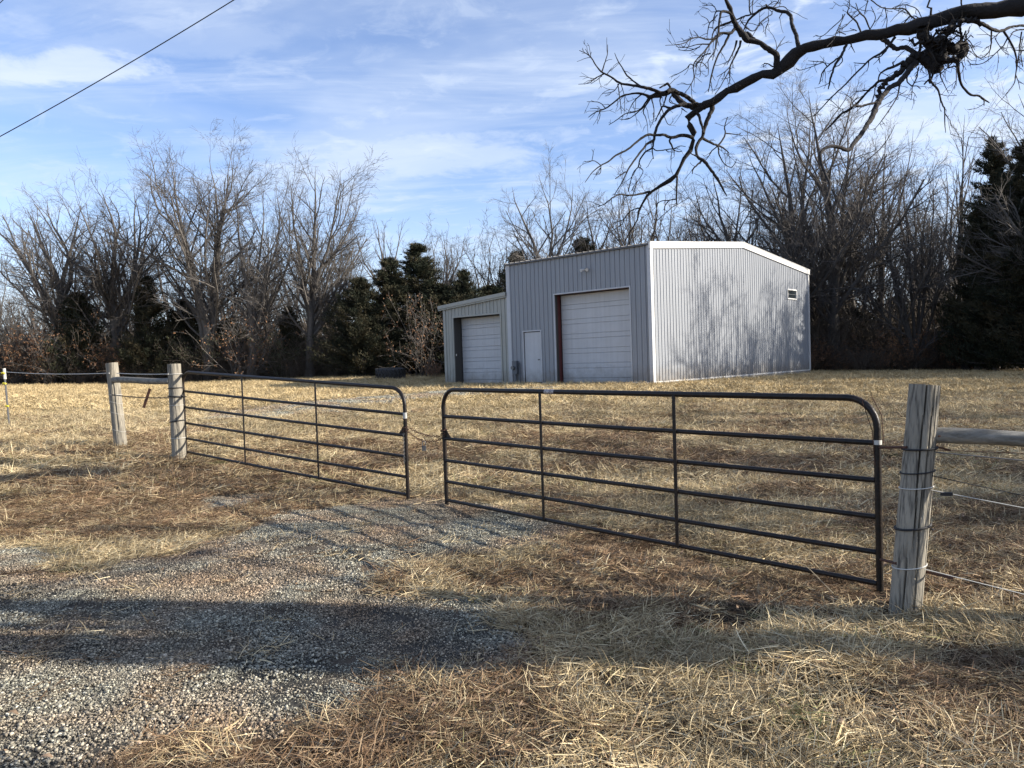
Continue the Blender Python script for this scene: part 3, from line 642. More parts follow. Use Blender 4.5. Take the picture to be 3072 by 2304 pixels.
brush_row('thicket', 560, -48, 6, 46.6, 58, .75, 1.35, (3, 3, 3, 3, 1.1, .8), 'tangled dark brush at the foot of the left woods')
brush_row('undergrowth', 640, 12, 52, 46.6, 62, .8, 1.75, (4, 4, 3, 4, .5, .5), 'dense dark twiggy undergrowth of the right woods')
brush_row('russet_weeds', 150, 17, 46, 44.4, 46.2, .35, .75, (1, .5, 1, .5, 1, 5), 'low reddish-brown brush along the right edge of the field')
brush_row('low_brush', 170, -48, 8, 45.6, 47.6, .3, .62, (3, 2, 3, 2, .8, .8), 'low dead weeds along the left edge of the field')
brush_row('edge_weeds', 120, 16, 48, 44.8, 46.6, .22, .5, (3, 2, 3, 2, .4, 1.2), 'low dead weeds along the right edge of the field')
# single bushes one can tell apart
def bush(label, px, Y, me, s, rz=0.3):
    b = at(px, 1115, Y); o = obj('bush', me, None, (b[0], Y, gz(b[0], Y)-.05), (0, 0, rz)); o.scale = (s, s, s); tag(o, label, 'bush', 'bushes at the woods edge')
RUS = [shrub_mesh(21, 2.6, 20, 1.5, 2200, M_RUSSET), shrub_mesh(22, 3.0, 20, 1.7, 1900, M_OLIVE), shrub_mesh(23, 3.4, 26, 1.7, 1400, M_RUSSET, M_BARK2)]
for lb, px, Y, k, s in (('rusty-leaved bush at the left frame edge of the woods', 55, 45.8, 0, 1.3), ('rusty bush at the foot of the broad oak on the left', 170, 46.2, 2, 1.25), ('rusty bush left of the pointed cedar behind the fence', 330, 46.3, 0, 1.05),
   ('olive-green bush below the leaning pair of stems', 600, 46.0, 1, 1.25), ('reddish-brown bush at the foot of the many-stemmed tree behind the left gate', 735, 45.6, 2, 1.15), ('olive bush between the left gate cedars', 860, 46.3, 1, 1.1),
   ('pale twiggy bush in front of the big cedar clump', 1275, 43.5, 2, 1.25), ('small dead bush beside the lying tyre near the low garage', 1300, 41.5, 0, .36),
   ('reddish bush right behind the far gable corner', 2470, 45.2, 0, .8), ('rusty bush left of the low-branching tree on the right', 2650, 45.0, 0, .95), ('rusty bush just right of the low-branching tree', 2810, 44.8, 0, .85),
   ('broad rusty bush behind the lying tyre on the right', 2900, 44.6, 0, 1.15), ('rusty bush near the right frame edge', 2985, 44.4, 2, 1.0), ('olive bush low at the right frame edge', 3050, 43.5, 1, .8)):
    bush(lb, px, Y, RUS[k], s, R.uniform(0, 6))

# ------------------------------------------------------------------ metal building (local: x along the front, y into the lot)
BLD = thing('metal_building', 'grey ribbed metal workshop with two white overhead doors and a lower side garage', 'building', BF, -BYAW)
RIB = .2286
def wall_z(z): return z-0.0
def sheet(x0, x1, place, top, cuts, phase=0.0, name='siding_panel', m=None, label=None, base=0.0):
    """one ribbed sheet from x0 to x1 ; place(s, off, z) -> local coords ; cuts: (a, b, zlo, zhi) openings"""
    xs = {x0: 0, x1: 0}
    k0 = math.floor((x0-phase)/RIB)-1
    prof = []
    for k in range(k0, k0+8):
        c = phase+k*RIB
        for dx, o in ((-.034, 0), (-.017, .024), (.017, .024), (.034, 0), (.036, -.018), (.046, -.018), (.048, 0), (.11, 0), (.115, .004), (.13, .004), (.135, 0)): prof.append((c+dx, o))
    prof.sort()
    def off(x):
        for i in range(len(prof)-1):
            if prof[i][0] <= x <= prof[i+1][0]:
                f = (x-prof[i][0])/(prof[i+1][0]-prof[i][0]+1e-9); return prof[i][1]*(1-f)+prof[i+1][1]*f
        return 0
    X = sorted(set([x0, x1]+[p[0] for p in prof if x0 < p[0] < x1]+[c for q in cuts for c in q[:2] if x0 < c < x1]))
    b = MB()
    for a, c in zip(X[:-1], X[1:]):
        mid = (a+c)/2; iv = [(base, None)]
        for q in cuts:
            if q[0] < mid < q[1]:
                iv = [(base, q[2])]*(q[2] > base+.01)+[(q[3], None)]
        for lo, hi in iv:
            ta = top(a) if hi is None else hi; tc_ = top(c) if hi is None else hi
            b.add([place(a, off(a), lo), place(c, off(c), lo), place(c, off(c), tc_), place(a, off(a), ta)], [(0, 1, 2, 3)])
    if not b.f: return None
    o = b.build(name, m or M_SIDING, BLD)
    if label: o['label'] = label
    return o
front = lambda s, o, z: (s, -.02-o, z)
BIG = (-4.62, -.92, 3.70); MAN = (-6.40, -5.43, 2.24); LOW = (-10.77, -7.75, 3.12)
x = -7.12
while x < -.16:
    x2 = min(x+.9144, -.14)
    sheet(x, x2, front, lambda s: 5.2, [(BIG[0], BIG[1], -1, BIG[2]), (MAN[0], MAN[1], -1, MAN[2])]); x = x2
lean_top = lambda s: 4.05-.05+(s+7.25)*.0705
x = -11.30
while x < -7.27:
    x2 = min(x+.9144, -7.26)
    sheet(x, x2, front, lambda s: lean_top(s)-.18, [(LOW[0], LOW[1], -1, LOW[2])], .06, m=M_LEAN, label='pale stone-coloured ribbed siding sheet of the low side garage'); x = x2
gab = lambda y: 5.3+.73*(1-abs(y-7.925)/7.925)
side = lambda s, o, z: (.02+o, s, z)
WIN = (12.92, 14.14, 3.66, 4.18)
x = .12
while x < 15.7:
    x2 = min(x+.9144, 15.74)
    sheet(x, x2, side, lambda s: gab(s)-.2, [(WIN[0], WIN[1], WIN[2], WIN[3])]); x = x2
# core walls behind the sheets, with the openings left free
def core(name, boxes, m=M_CORE):
    b = MB()
    for q in boxes: b.box(*q)
    return b.build(name, m, BLD)
core('wall', [(-7.24, BIG[0], -.002, .16, BIG[2]-.0, 5.2), (-7.24, MAN[0], 0, .16, 0, 3.70), (MAN[0], MAN[1], 0, .16, MAN[2], 3.70), (MAN[1], BIG[0], 0, .16, 0, 3.70), (BIG[0], BIG[1], 0, .16, BIG[2], 5.2), (BIG[1], 0, 0, .16, 0, 5.2)])
core('wall', [(-11.38, LOW[0], 0, .16, 0, 3.5), (LOW[0], LOW[1], 0, .16, LOW[2], 3.5), (LOW[1], -7.26, 0, .16, 0, 3.8)])
b = MB()
for y0, y1 in ((.17, 7.925), (7.925, 15.84)):
    def pz(y): return gab(y)-.12
    if y0 < 1: segs = [(y0, y1, 0, None)]
    else: segs = [(y0, WIN[0], 0, None), (WIN[0], WIN[1], 0, WIN[2]), (WIN[0], WIN[1], WIN[3], None), (WIN[1], y1, 0, None)]
    for a, c, lo, hi in segs:
        ha, hc = (pz(a), pz(c)) if hi is None else (hi, hi)
        b.add([(-.16, a, lo), (0, a, lo), (0, c, lo), (-.16, c, lo), (-.16, a, ha), (0, a, ha), (0, c, hc), (-.16, c, hc)], [(0,3,2,1),(4,5,6,7),(0,1,5,4),(1,2,6,5),(2,3,7,6),(3,0,4,7)])
b.build('wall', M_CORE, BLD)
b = MB()      # far and left walls
b.box(-7.25, -.17, 15.70, 15.85, 0, 5.25); b.add([(-7.25, .17, 0), (-7.10, .17, 0), (-7.10, 15.69, 0), (-7.25, 15.69, 0), (-7.25, .17, 5.2), (-7.10, .17, 5.2), (-7.10, 15.69, 5.2), (-7.25, 15.69, 5.2), (-7.25, 7.9, 5.9), (-7.10, 7.9, 5.9)],
  [(0,3,2,1),(0,1,5,4),(1,2,6,9,5),(2,3,7,6),(3,0,4,8,7)])
b.box(-11.40, -11.25, .17, 8.0, 0, 3.62); b.box(-11.24, -7.26, 7.85, 8.0, 0, 3.7)
b.build('wall', M_SIDING, BLD)
b = MB(); b.box(-7.27, .03, -.0, 15.87, -.75, -.012); b.box(-11.42, -7.28, 0.0, 8.02, -.7, -.012); b.box(-4.70, -.85, -.5, -.01, -.4, .0); b.build('foundation', M_CONC, BLD)
# trims
def trim(boxes, m=M_TRIM, label=None, name='corner_trim'):
    b = MB()
    for q in boxes: b.box(*q)
    o = b.build(name, m, BLD)
    if label: o['label'] = label
    return o
trim([(-.10, .0615, -.062, -.0015, 0, 5.27)], M_DOORW); trim([(.0, .062, 0, .13, 0, 5.28)])
trim([(-7.30, -7.10, -.062, -.001, 0, 5.22)], M_DOORW)
trim([(-11.44, -11.29, -.058, 0, 0, 3.52), (-11.44, -11.40, .001, .1, 0, 3.50)], M_LEAN)
trim([(.001, .058, 15.74, 15.88, 0, 5.24)])
trim([(.001, .05, .131, 15.73, -.03, .035)], name='base_trim'); trim([(-.92, -.151, -.05, -.0, -.03, .035), (-5.42, -4.63, -.05, 0, -.03, .035)], name='base_trim')
# gable fascia follows the two roof pitches
def rake(y0, y1, z0, z1, hh, name, x0=.0, x1=.085, m=M_TRIM):
    b = MB(); b.add([(x0, y0, z0-hh), (x1, y0, z0-hh), (x1, y1, z1-hh), (x0, y1, z1-hh), (x0, y0, z0), (x1, y0, z0), (x1, y1, z1), (x0, y1, z1)],
        [(0,3,2,1),(4,5,6,7),(0,1,5,4),(1,2,6,5),(2,3,7,6),(3,0,4,7)]); return b.build(name, m, BLD)
rake(-.09, 7.925, 5.30, 6.03, .24, 'gable_fascia'); rake(7.926, 15.93, 6.03, 5.30, .24, 'gable_fascia')
rake(-.10, 7.925, 5.325, 6.055, .022, 'drip_edge', -.03, .105); rake(7.926, 15.95, 6.055, 5.325, .022, 'drip_edge', -.03, .105)
def slope_box(b, x0, x1, y0, y1, za, zb, t, alongx=False):
    if alongx: zs = (za, zb, zb, za)
    else: zs = (za, za, zb, zb)
    P = [(x0, y0), (x1, y0), (x1, y1), (x0, y1)]
    b.add([(p[0], p[1], z-t) for p, z in zip(P, zs)]+[(p[0], p[1], z) for p, z in zip(P, zs)], [(0,3,2,1),(4,5,6,7),(0,1,5,4),(1,2,6,5),(2,3,7,6),(3,0,4,7)])
b = MB(); slope_box(b, -7.36, -.031, -.12, 7.92, 5.27, 6.01, .07); slope_box(b, -7.36, -.031, 7.92, 15.95, 6.01, 5.27, .07)
for i in range(24):
    xx = -7.30+i*.305; slope_box(b, xx-.03, xx+.03, -.14, 7.92, 5.30, 6.04, .03); slope_box(b, xx-.03, xx+.03, 7.92, 15.95, 6.04, 5.30, .03)
b.build('roof', M_ROOF, BLD)
b = MB(); slope_box(b, -11.66, -7.31, -.10, 8.1, 3.70, 4.02, .06, True); o = b.build('roof', M_ROOF, BLD); o['label'] = 'low sloping roof of the side garage'
def shed_fascia(z_off, hh, y0, y1):
    b = MB(); x0, x1 = -11.70, -7.31; za = 3.74+z_off; zb = 4.05+z_off
    b.add([(x0, y0, za-hh), (x1, y0, zb-hh), (x1, y1, zb-hh), (x0, y1, za-hh), (x0, y0, za), (x1, y0, zb), (x1, y1, zb), (x0, y1, za)], [(0,3,2,1),(4,5,6,7),(0,1,5,4),(1,2,6,5),(2,3,7,6),(3,0,4,7)])
    o = b.build('shed_fascia', M_LEAN, BLD); return o
shed_fascia(0, .16, -.16, -.101); shed_fascia(-.163, .07, -.12, -.061)
# opening trims and jambs
def opening(x0, x1, h, dep, lm, name_m=M_TRIM, w=.05, red=None):
    b = MB(); b.box(x0-w, x0, -.055, .0, 0, h+w); b.box(x1, x1+w, -.055, 0, 0, h+w); b.box(x0, x1, -.055, 0, h, h+w); o = b.build('door_trim', lm, BLD)
    b = MB(); b.box(x0-.02, x0-.001, .0, dep, 0, h); b.box(x1+.001, x1+.02, 0, dep, 0, h); b.box(x0, x1, 0.001, dep, h+.001, h+.03); o2 = b.build('door_jamb', red or M_CORE, BLD)
    return o, o2
opening(BIG[0], BIG[1], BIG[2], .36, M_DOORW, red=M_RED); opening(LOW[0], LOW[1], LOW[2], .47, M_LEAN, w=.07); opening(MAN[0], MAN[1], MAN[2], .08, M_DOORW)
def overhead(x0, x1, h, y, nsec, label, embossed):
    t = MB(); t.box(x0, x1, y+.035, y+.07, 0, h); d = t.build('garage_door', M_DOORW, BLD); d['label'] = label
    sh = h/nsec
    for i in range(nsec):
        z0 = i*sh; b = MB()
        # pans between a narrow groove one third up, seam left open at the joint
        for za, zb in ((z0+.004, z0+sh*.32), (z0+sh*.32+.006, z0+sh-.005)):
            b.add([(x0+.01, y+.034, za), (x1-.01, y+.034, za), (x1-.01, y+.012, za+.012), (x0+.01, y+.012, za+.012), (x1-.01, y+.012, zb-.012), (x0+.01, y+.012, zb-.012), (x1-.01, y+.034, zb), (x0+.01, y+.034, zb)],
                  [(0,1,2,3),(3,2,4,5),(5,4,6,7)])
        if embossed:
            n = 4; w = (x1-x0)/n
            for k in range(n): b.box(x0+k*w+.12, x0+(k+1)*w-.12, y+.008, y+.012, z0+.20, z0+sh-.09)
        b.build('door_section', M_DOORW, d)
    b = MB(); b.box(x0, x1, y+.0, y+.05, -.005, .005); b.build('bottom_seal', M_BLACKC, d); return d
overhead(BIG[0]+.02, BIG[1]-.02, BIG[2]-.02, .36, 6, 'large white overhead door of the tall bay', False)
overhead(LOW[0]+.02, LOW[1]-.02, LOW[2]-.02, .47, 6, 'smaller white overhead door of the side garage', True)
b = MB(); b.box(MAN[0]+.03, MAN[1]-.03, .0, .045, .06, MAN[2]-.03); d = b.build('entry_door', M_DOORW, BLD)
b = MB(); b.tube([(MAN[1]-.13, .0, 1.02), (MAN[1]-.13, -.05, 1.02)], .014, 8); b.tube([(MAN[1]-.13, -.045, 1.02), (MAN[1]-.13, -.085, 1.02)], [.026, .032], 12); b.build('handle', M_STEEL, d, True)
b = MB()
for z in (.3, 1.1, 1.95): b.box(MAN[0]+.005, MAN[0]+.03, -.02, .0, z, z+.1)
b.build('hinge', M_STEEL, d)
b = MB(); b.box(MAN[0], MAN[1], -.06, .1, .0, .055); b.build('threshold', M_CORE, BLD)
# window
b = MB(); y0, y1, z0, z1 = WIN
b.box(-.03, .07, y0, y1, z0, z0+.06); b.box(-.03, .07, y0, y1, z1-.06, z1); b.box(-.03, .07, y0, y0+.06, z0+.061, z1-.061); b.box(-.03, .07, y1-.06, y1, z0+.061, z1-.061)
w = b.build('window', M_TRIM, BLD); b = MB(); b.box(-.02, .02, y0+.061, y1-.061, z0+.061, z1-.061); b.build('pane', M_GLASS, w); b = MB(); b.box(.021, .035, y0+.061, y1-.061, z0+.25, z0+.27); b.build('sash_bar', M_GREYBOX, w)
# twin flood light under the eave
b = MB(); b.box(-2.98, -2.84, -.07, -.045, 4.50, 4.64); l = b.build('wall_light', M_STEEL, BLD)
for sx in (-1, 1):
    b = MB(); c = -2.91+sx*.05; b.tube([(c, -.08, 4.58), (c+sx*.05, -.14, 4.58), (c+sx*.10, -.24, 4.54)], [.02, .045, .065], 12); b.build('lamp_head', M_TRIM, l, True)
# electric service at the corner
b = MB(); b.box(-6.98, -6.72, -.20, -.05, .42, .98); mtr = b.build('meter_box', M_GREYBOX, BLD)
b = MB(); b.tube([(-6.90, -.2, .70), (-6.90, -.29, .70)], .085, 16); b.build('meter', M_STEEL, mtr, True)
b = MB(); b.box(-6.99, -6.71, -.21, -.05, .985, 1.0); b.build('cover', M_GREYBOX, mtr)
b = MB(); b.tube([(-6.64, -.1, -.05), (-6.64, -.1, .92)], .03, 8); b.tube([(-6.85, -.12, -.05), (-6.85, -.12, .419)], .045, 8); b.build('conduit', M_GREYBOX, BLD, True)
b = MB(); b.box(-10.70, -10.66, -.0, .02, 1.32, 1.42); b.build('latch_plate', M_WHITEC, BLD)
b = MB(); b.tube([(-7.05+.02, -.03, 5.32), (-7.05, -.3, 5.3)], .01, 4); 

# ------------------------------------------------------------------ gates
BARS = [0.0, .215, .458, .71, .965, 1.27]
def plane_param(px, py, A, B):
    """fraction along A->B where the sight line crosses the gate's vertical plane"""
    n = np.array([-(B-A)[1], (B-A)[0], 0]); d = ray(px, py); t = ((A-C0)@n)/(d@n); P = C0+d*t
    return float(((P-A)@(B-A))/((B-A)@(B-A)))
def gate(name, label, A, B, hinge_at, braces, free_top):
    A = np.array(A); B = np.array(B); D = B-A; Lg = np.linalg.norm(D[:2]); yaw = math.atan2(D[1], D[0]); dz = D[2]
    t = thing(name, label, 'gate', A, yaw, 'tube gates across the drive')
    g = lambda s, z: (s, 0, z+dz*s/Lg)
    rc = .2; fr = MB(); rt = .0235
    pts = [g(0, -.045)]+[g(0, z) for z in np.linspace(.1, 1.27-rc, 6)]
    pts += [g(rc-rc*math.cos(a), 1.27-rc+rc*math.sin(a)) for a in np.linspace(.2, math.pi/2, 7)]
    pts += [g(s, 1.27) for s in np.linspace(rc+.3, Lg-rc-.3, 8)]
    pts += [g(Lg-rc+rc*math.sin(a), 1.27-rc+rc*math.cos(a)) for a in np.linspace(0, math.pi/2-.2, 7)]
    pts += [g(Lg, z) for z in np.linspace(1.27-rc, .1, 6)]+[g(Lg, -.045)]
    fr.tube(pts, rt, 12); fr.build('frame', M_GATE, t, True)
    for i, z in enumerate(BARS[:-1]):
        b = MB(); sag = [0, -.004, -.007, -.004, 0]
        b.tube([(g(s, z)[0], 0, g(s, z)[2]+sg) for s, sg in zip(np.linspace(.02, Lg-.02, 5), sag)], .019, 12); b.build('rail', M_GATE, t, True)
    for f in braces:
        s = f*Lg; b = MB()
        b.add([(s-.016, -.026, g(s, 0)[2]-.02), (s+.016, -.026, g(s, 0)[2]-.02), (s+.016, -.020, g(s, 0)[2]-.02), (s-.016, -.020, g(s, 0)[2]-.02),
               (s-.016, -.026, g(s, 1.26)[2]), (s+.016, -.026, g(s, 1.26)[2]), (s+.016, -.020, g(s, 1.26)[2]), (s-.016, -.020, g(s, 1.26)[2])], [(0,3,2,1),(4,5,6,7),(0,1,5,4),(1,2,6,5),(2,3,7,6),(3,0,4,7)])
        b.build('brace', M_GATE, t)
    return t, g, Lg
GLa, GLb = np.array([-5.213, 11.984, .377]), np.array([-1.283, 8.97, .092])
GRa, GRb = np.array([-.794, 8.643, .076]), np.array([2.464, 5.113, .045])
gl, gfun, gL = gate('farm_gate', 'left half of the black tube gate, hinged on the pale post with black bands', GLa, GLb, 0, [plane_param(739, 1250, GLa, GLb), plane_param(960, 1270, GLa, GLb)], True)
gr, gfun2, gRL = gate('farm_gate', 'right half of the black tube gate, nearest the camera, hinged on the grey cracked post', GRa, GRb, 1, [plane_param(1629, 1300, GRa, GRb), plane_param(2031, 1350, GRa, GRb)], True)
s_ = plane_param(1652, 1181, GRa, GRb)*gRL
b = MB(); b.tube([gfun2(s_-.065, 1.27), gfun2(s_+.065, 1.27)], .0245, 12); b.build('sticker', M_STICK, gr, True)
b = MB(); b.tube([gfun(gL, .965+.02), gfun(gL, .965-.05)], .0243, 12); b.build('white_tape', M_WHITEC, gl, True)
b = MB(); zt = 1.27-.30
b.tube([gfun2(gRL, .985), gfun2(gRL, .955)], .028, 12); b.tube([(gRL-.03, .0, .97-.045), (gRL-.075, 0, .98-.045), (gRL-.03, 0, .99-.045)], .006, 6); b.build('insulator', M_WHITEC, gr, True)
b = MB(); b.tube([(gRL-.01, -.02, .78), (gRL-.02, -.03, 1.02), (gRL-.085, -.028, 1.22), (gRL-.04, .01, 1.26), (gRL+.02, .03, 1.12), (gRL+.03, .03, .93)], .003, 5); b.build('loose_wire', M_RUST, gr, True)
# gusset plates where the chain wraps
for par, s0, sg, z, gg in ((gl, gL, -1, .71, gfun), (gr, 0, 1, .71, gfun2)):
    b = MB(); x0, z0 = gg(s0, z)[0], gg(s0, z)[2]
    b.add([(x0, -.004, z0), (x0+sg*.13, -.004, z0), (x0, -.004, z0+.15), (x0, .004, z0), (x0+sg*.13, .004, z0), (x0, .004, z0+.15)], [(0, 1, 2), (5, 4, 3), (0, 3, 4, 1), (1, 4, 5, 2), (2, 5, 3, 0)])
    b.build('corner_plate', M_GATE, par)

# ------------------------------------------------------------------ posts
def post(label, base, top, r, cracks, n=40, seedv=3):
    base = np.array(base, float); top = np.array(top, float); zb = gz(base[0], base[1])
    g = np.random.default_rng(seedv); ax = top-base; Lp = np.linalg.norm(ax); m = 26
    t0 = ax/Lp; a = np.cross(t0, [0, 1, 0]); a /= np.linalg.norm(a); bb = np.cross(t0, a)
    V = []; th = 2*np.pi*np.arange(n)/n
    ph = g.uniform(0, 6.28, 4)
    for i in range(m):
        f = i/(m-1); s = f*(Lp+.15)-.15
        rr = r*(1.05-.07*f)*(1+.018*np.sin(th*2+ph[0]+f)+.012*np.sin(th*3+ph[1]+2*f)+.007*np.sin(th*7+ph[2]+f*5)+.006*math.sin(f*9+ph[3]))
        for (ca, f0, f1, dep) in cracks:
            k = int(round((ca+.10*math.sin(f*5+ca))/(2*np.pi)*n)) % n
            if f0 <= f <= f1:
                w = min(1, (f-f0)/.06+.2, (f1-f)/.06+.2) if f1 < 1 else min(1, (f-f0)/.06+.2)
                rr[k] -= r*dep*w
        V.append(base+t0*s+rr[:, None]*(a*np.cos(th)[:, None]+bb*np.sin(th)[:, None]))
    V = np.concatenate(V); Fq = np.array([[i*n+k, i*n+(k+1) % n, (i+1)*n+(k+1) % n, (i+1)*n+k] for i in range(m-1) for k in range(n)])
    faces = [tuple(q) for q in Fq]+[tuple((m-1)*n+k for k in range(n))]
    o = thing('fence_post', label, 'fence post', (base[0], base[1], zb), 0, 'round wooden fence posts')
    Vl = V-np.array([base[0], base[1], zb]); me = new_mesh('shaft', Vl, faces, [M_POST]); me.polygons.foreach_set('use_smooth', [True]*len(me.polygons)); me.set_sharp_from_angle(angle=math.radians(50))
    obj('shaft', me, o)
    return o, base, top, a, bb, t0, Lp
pR = post('large grey cracked wooden post nearest the camera, carrying the right gate', (2.490, 4.837, -.065), (2.668, 4.883, 1.405), .0925, [(1.22, .38, 1, .30), (1.55, .0, .62, .24), (1.72, .5, 1, .32), (2.36, .3, 1, .30), (.8, .0, .34, .2), (2.0, .72, 1, .2)], 90, 3)
pB = post('pale wooden post with black bands, carrying the left gate', (-5.273, 11.873, .324), (-5.309+0, 11.918, 1.774), .10, [(1.4, .6, 1, .14), (1.9, 0, .5, .12)], 36, 5)
pA = post('pale leaning wooden post furthest left, rail nailed to its side', (-6.790, 13.039, .389), (-6.904, 13.083, 1.839), .10, [(2.0, .2, .9, .14)], 36, 8)
def on_post(P, h, ang=0.0, out=1.0):
    o, base, top, a, bb, t0, Lp = P; rr = .098*out if P is pR else .107*out
    return base+t0*h+rr*(a*math.cos(ang)+bb*math.sin(ang))
def wrap(P, h, tilt, rad, m, name, turns=1.0):
    o, base, top, a, bb, t0, Lp = P; rr = (.0925 if P is pR else .10)*1.045+rad*.6
    org = np.array(o.location)
    pts = [base+t0*(h+tilt*math.cos(th))+rr*(a*math.cos(th)+bb*math.sin(th))-org for th in np.linspace(0, 2*math.pi*turns, 26)]
    b = MB(); b.tube(pts, rad, 6, False); return b.build(name, m, o, True)
# height along the post for a photo row: simple linear map on each post
def hp(P, y, yt, yb): return P[6]*(yb-y)/(yb-yt)
for y, tl, r_, m_ in ((1345, -.016, .007, M_BLACKC), (1414, -.022, .005, M_BLACKC), (1460, -.02, .0035, M_WHITEC), (1578, -.028, .008, M_BLACKC), (1695, -.026, .004, M_WHITEC)):
    wrap(pR, hp(pR, y, 1155, 1840), tl, r_, m_, 'cord_loop')
for y, tl, r_, m_ in ((1122, 0, .005, M_WHITEC), (1163, 0, .008, M_BLACKC), (1188, .01, .012, M_BLACKC), (1215, 0, .003, M_WHITEC), (1262, -.01, .009, M_BLACKC), (1313, 0, .004, M_WHITEC)):
    wrap(pB, hp(pB, y, 1091, 1367), tl, r_, m_, 'cord_loop')
wrap(pA, hp(pA, 1184, 1088, 1340), .01, .004, M_WHITEC, 'cord_loop')
for y in (1206, 1238, 1290): wrap(pA, hp(pA, y, 1088, 1340), .04, .002, M_WHITEC, 'cord_loop', .6)
# hinge bolts belong to the gates
def world_bar(name, parent, P0, P1, r, m, n=8, mid=None):
    mw = parent_matrix(parent).inverted(); pts = [mw @ Vector(P0)]+([mw @ Vector(mid)] if mid is not None else [])+[mw @ Vector(P1)]
    b = MB(); b.tube(pts, r, n); return b.build(name, m, parent, True)
def parent_matrix(o): return Matrix.Translation(o.location) @ Matrix.Rotation(o.rotation_euler[2], 4, 'Z')
def gp(g_a, g_b, s, z): return g_a+(g_b-g_a)*s+np.array([0, 0, z])
h1 = gp(GRa, GRb, 1, 1.27-(1340-1193)/(1750-1193)*1.27); 
world_bar('hinge_bolt', gr, h1, on_post(pR, hp(pR, 1345, 1155, 1840), .25)+np.array([-.0, .0, 0]), .009, M_RUST)
world_bar('hinge_bolt', gr, at(2803, 1338, 4.93), at(2850, 1351, 4.80), .007, M_RUST)
h2 = gp(GRa, GRb, 1, 1.27-(1675-1193)/(1750-1193)*1.27)
world_bar('hinge_bolt', gr, h2, on_post(pR, hp(pR, 1692, 1155, 1840), .25), .010, M_RUST)
world_bar('hinge_bolt', gr, at(2766, 1712, 4.86), at(2856, 1734, 4.62), .009, M_RUST)
for y in (1190, 1312):
    world_bar('hinge_bolt', gl, gp(GLa, GLb, 0, 1.27-(y-1115)/(1355-1115)*1.27), on_post(pB, hp(pB, y-4, 1091, 1367), 2.7, .9), .010, M_GATE)
# rails between posts
def pole(name, label, P0, P1, r, cat='fence rail', n=16):
    P0 = np.array(P0); P1 = np.array(P1); c = P0
    o = thing(name, label, cat, c); b = MB(); pts = [P0-c+(P1-P0)*f+np.array([0, 0, .006*math.sin(f*7)]) for f in np.linspace(0, 1, 9)]
    b.tube(pts, [r*(1+.05*math.sin(i*1.7)) for i in range(9)], n, jit=.02); b.build('pole', M_RAIL, o, True)
    b = MB(); q = P0-c+(P1-P0)*.02+np.array([0, -r, 0]); b.tube([q, q+np.array([0, -.012, 0])], .006, 6); b.build('nail', M_RUST, o, True)
    return o
_ra, _rb = at(2790, 1305, 4.86), at(3180, 1324, 4.62); _rd = (_rb-_ra)/(_rb-_ra)[0]; RE = _ra+_rd*(3.86-_ra[0])
pole('fence_rail', 'grey wooden rail running right from the large cracked post', _ra, RE, .049)
pN = post('wooden post at the far end of the right rail, beyond the frame', (3.95, RE[1], -.05), (3.97, RE[1], 1.42), .09, [(1.4, .4, 1, .2)], 36, 12)
pole('fence_rail', 'thin grey wooden rail nailed between the two left posts', at(341, 1139.5, 12.98), at(512, 1144, 11.86), .05)
def cord(name, label, pts, r, m, cat, group=None, n=6):
    c = np.array(pts[0]); b = MB(); b.tube([np.array(p)-c for p in pts], r, n); o = b.build(name, m, None, True, c); tag(o, label, cat, group); return o
def sagged(P0, P1, sag, n=14):
    P0 = np.array(P0); P1 = np.array(P1); return [P0+(P1-P0)*t-np.array([0, 0, sag*4*t*(1-t)]) for t in np.linspace(0, 1, n)]
def fromto(a, Ya, b_, Yb, sag=.01): return sagged(at(*a, Ya), at(*b_, Yb), sag)
def to_post(a, Ya, b_):
    P0 = at(*a, Ya); P1 = at(*b_, Ya-(Ya-RE[1])*.42); k = (3.88-P0[0])/(P1[0]-P0[0]); P2 = P0+(P1-P0)*k; P2[2] = max(P2[2], .06)
    return [P0+(P1-P0)*t for t in np.linspace(0, 1, 8)]+[P1+(P2-P1)*t for t in np.linspace(.25, 1, 5)]
cord('fence_wire', 'dark twisted wire just below the right wooden rail', to_post((2800, 1356), 4.86, (3140, 1388)), .005, M_STEEL, 'fence wire')
cord('fence_wire', 'thin black wire leaving the cracked post below the dark band', to_post((2782, 1424), 4.80, (3140, 1502)), .0035, M_BLACKC, 'fence wire')
cord('fence_rope', 'upper white rope slanting right from the cracked post', to_post((2778, 1467), 4.80, (3140, 1537)), .003, M_WHITEC, 'fence rope')
cord('fence_rope', 'lower white rope slanting right from near the cracked post foot', to_post((2760, 1704), 4.78, (3140, 1800)), .003, M_WHITEC, 'fence rope')
cord('fence_wire', 'short loose black wire end beside the lowest black band of the cracked post', fromto((2768, 1578), 4.88, (2800, 1590), 4.8, 0), .006, M_BLACKC, 'fence wire')
cord('fence_wire', 'thin wire below the thick band on the cracked post, running right', to_post((2800, 1350), 4.90, (3140, 1362)), .0025, M_RUST, 'fence wire')
b = MB(); k = at(2825, 1471, 4.62); b.box(-.032, .032, -.012, .012, -.014, .006); o = b.build('wire_tensioner', M_BLACKC, None, False, k+np.array([.03, 0, -.02])); tag(o, 'small black tensioner hanging on the upper white rope', 'tensioner')
cord('fence_rope', 'white rope from the steel post to the furthest left wooden post', fromto((22, 1116), 17.47, (328, 1119.5), 12.95, .03), .0075, M_WHITEC, 'fence rope')
cord('fence_rope', 'white rope entering at the left frame edge and ending on the steel post', fromto((-90, 1115), 21, (22, 1116), 17.47, .03), .0075, M_WHITEC, 'fence rope')
cord('fence_rope', 'white rope between the two left wooden posts, above their rail', fromto((350, 1119.5), 12.93, (505, 1122), 11.80, .01), .007, M_WHITEC, 'fence rope')
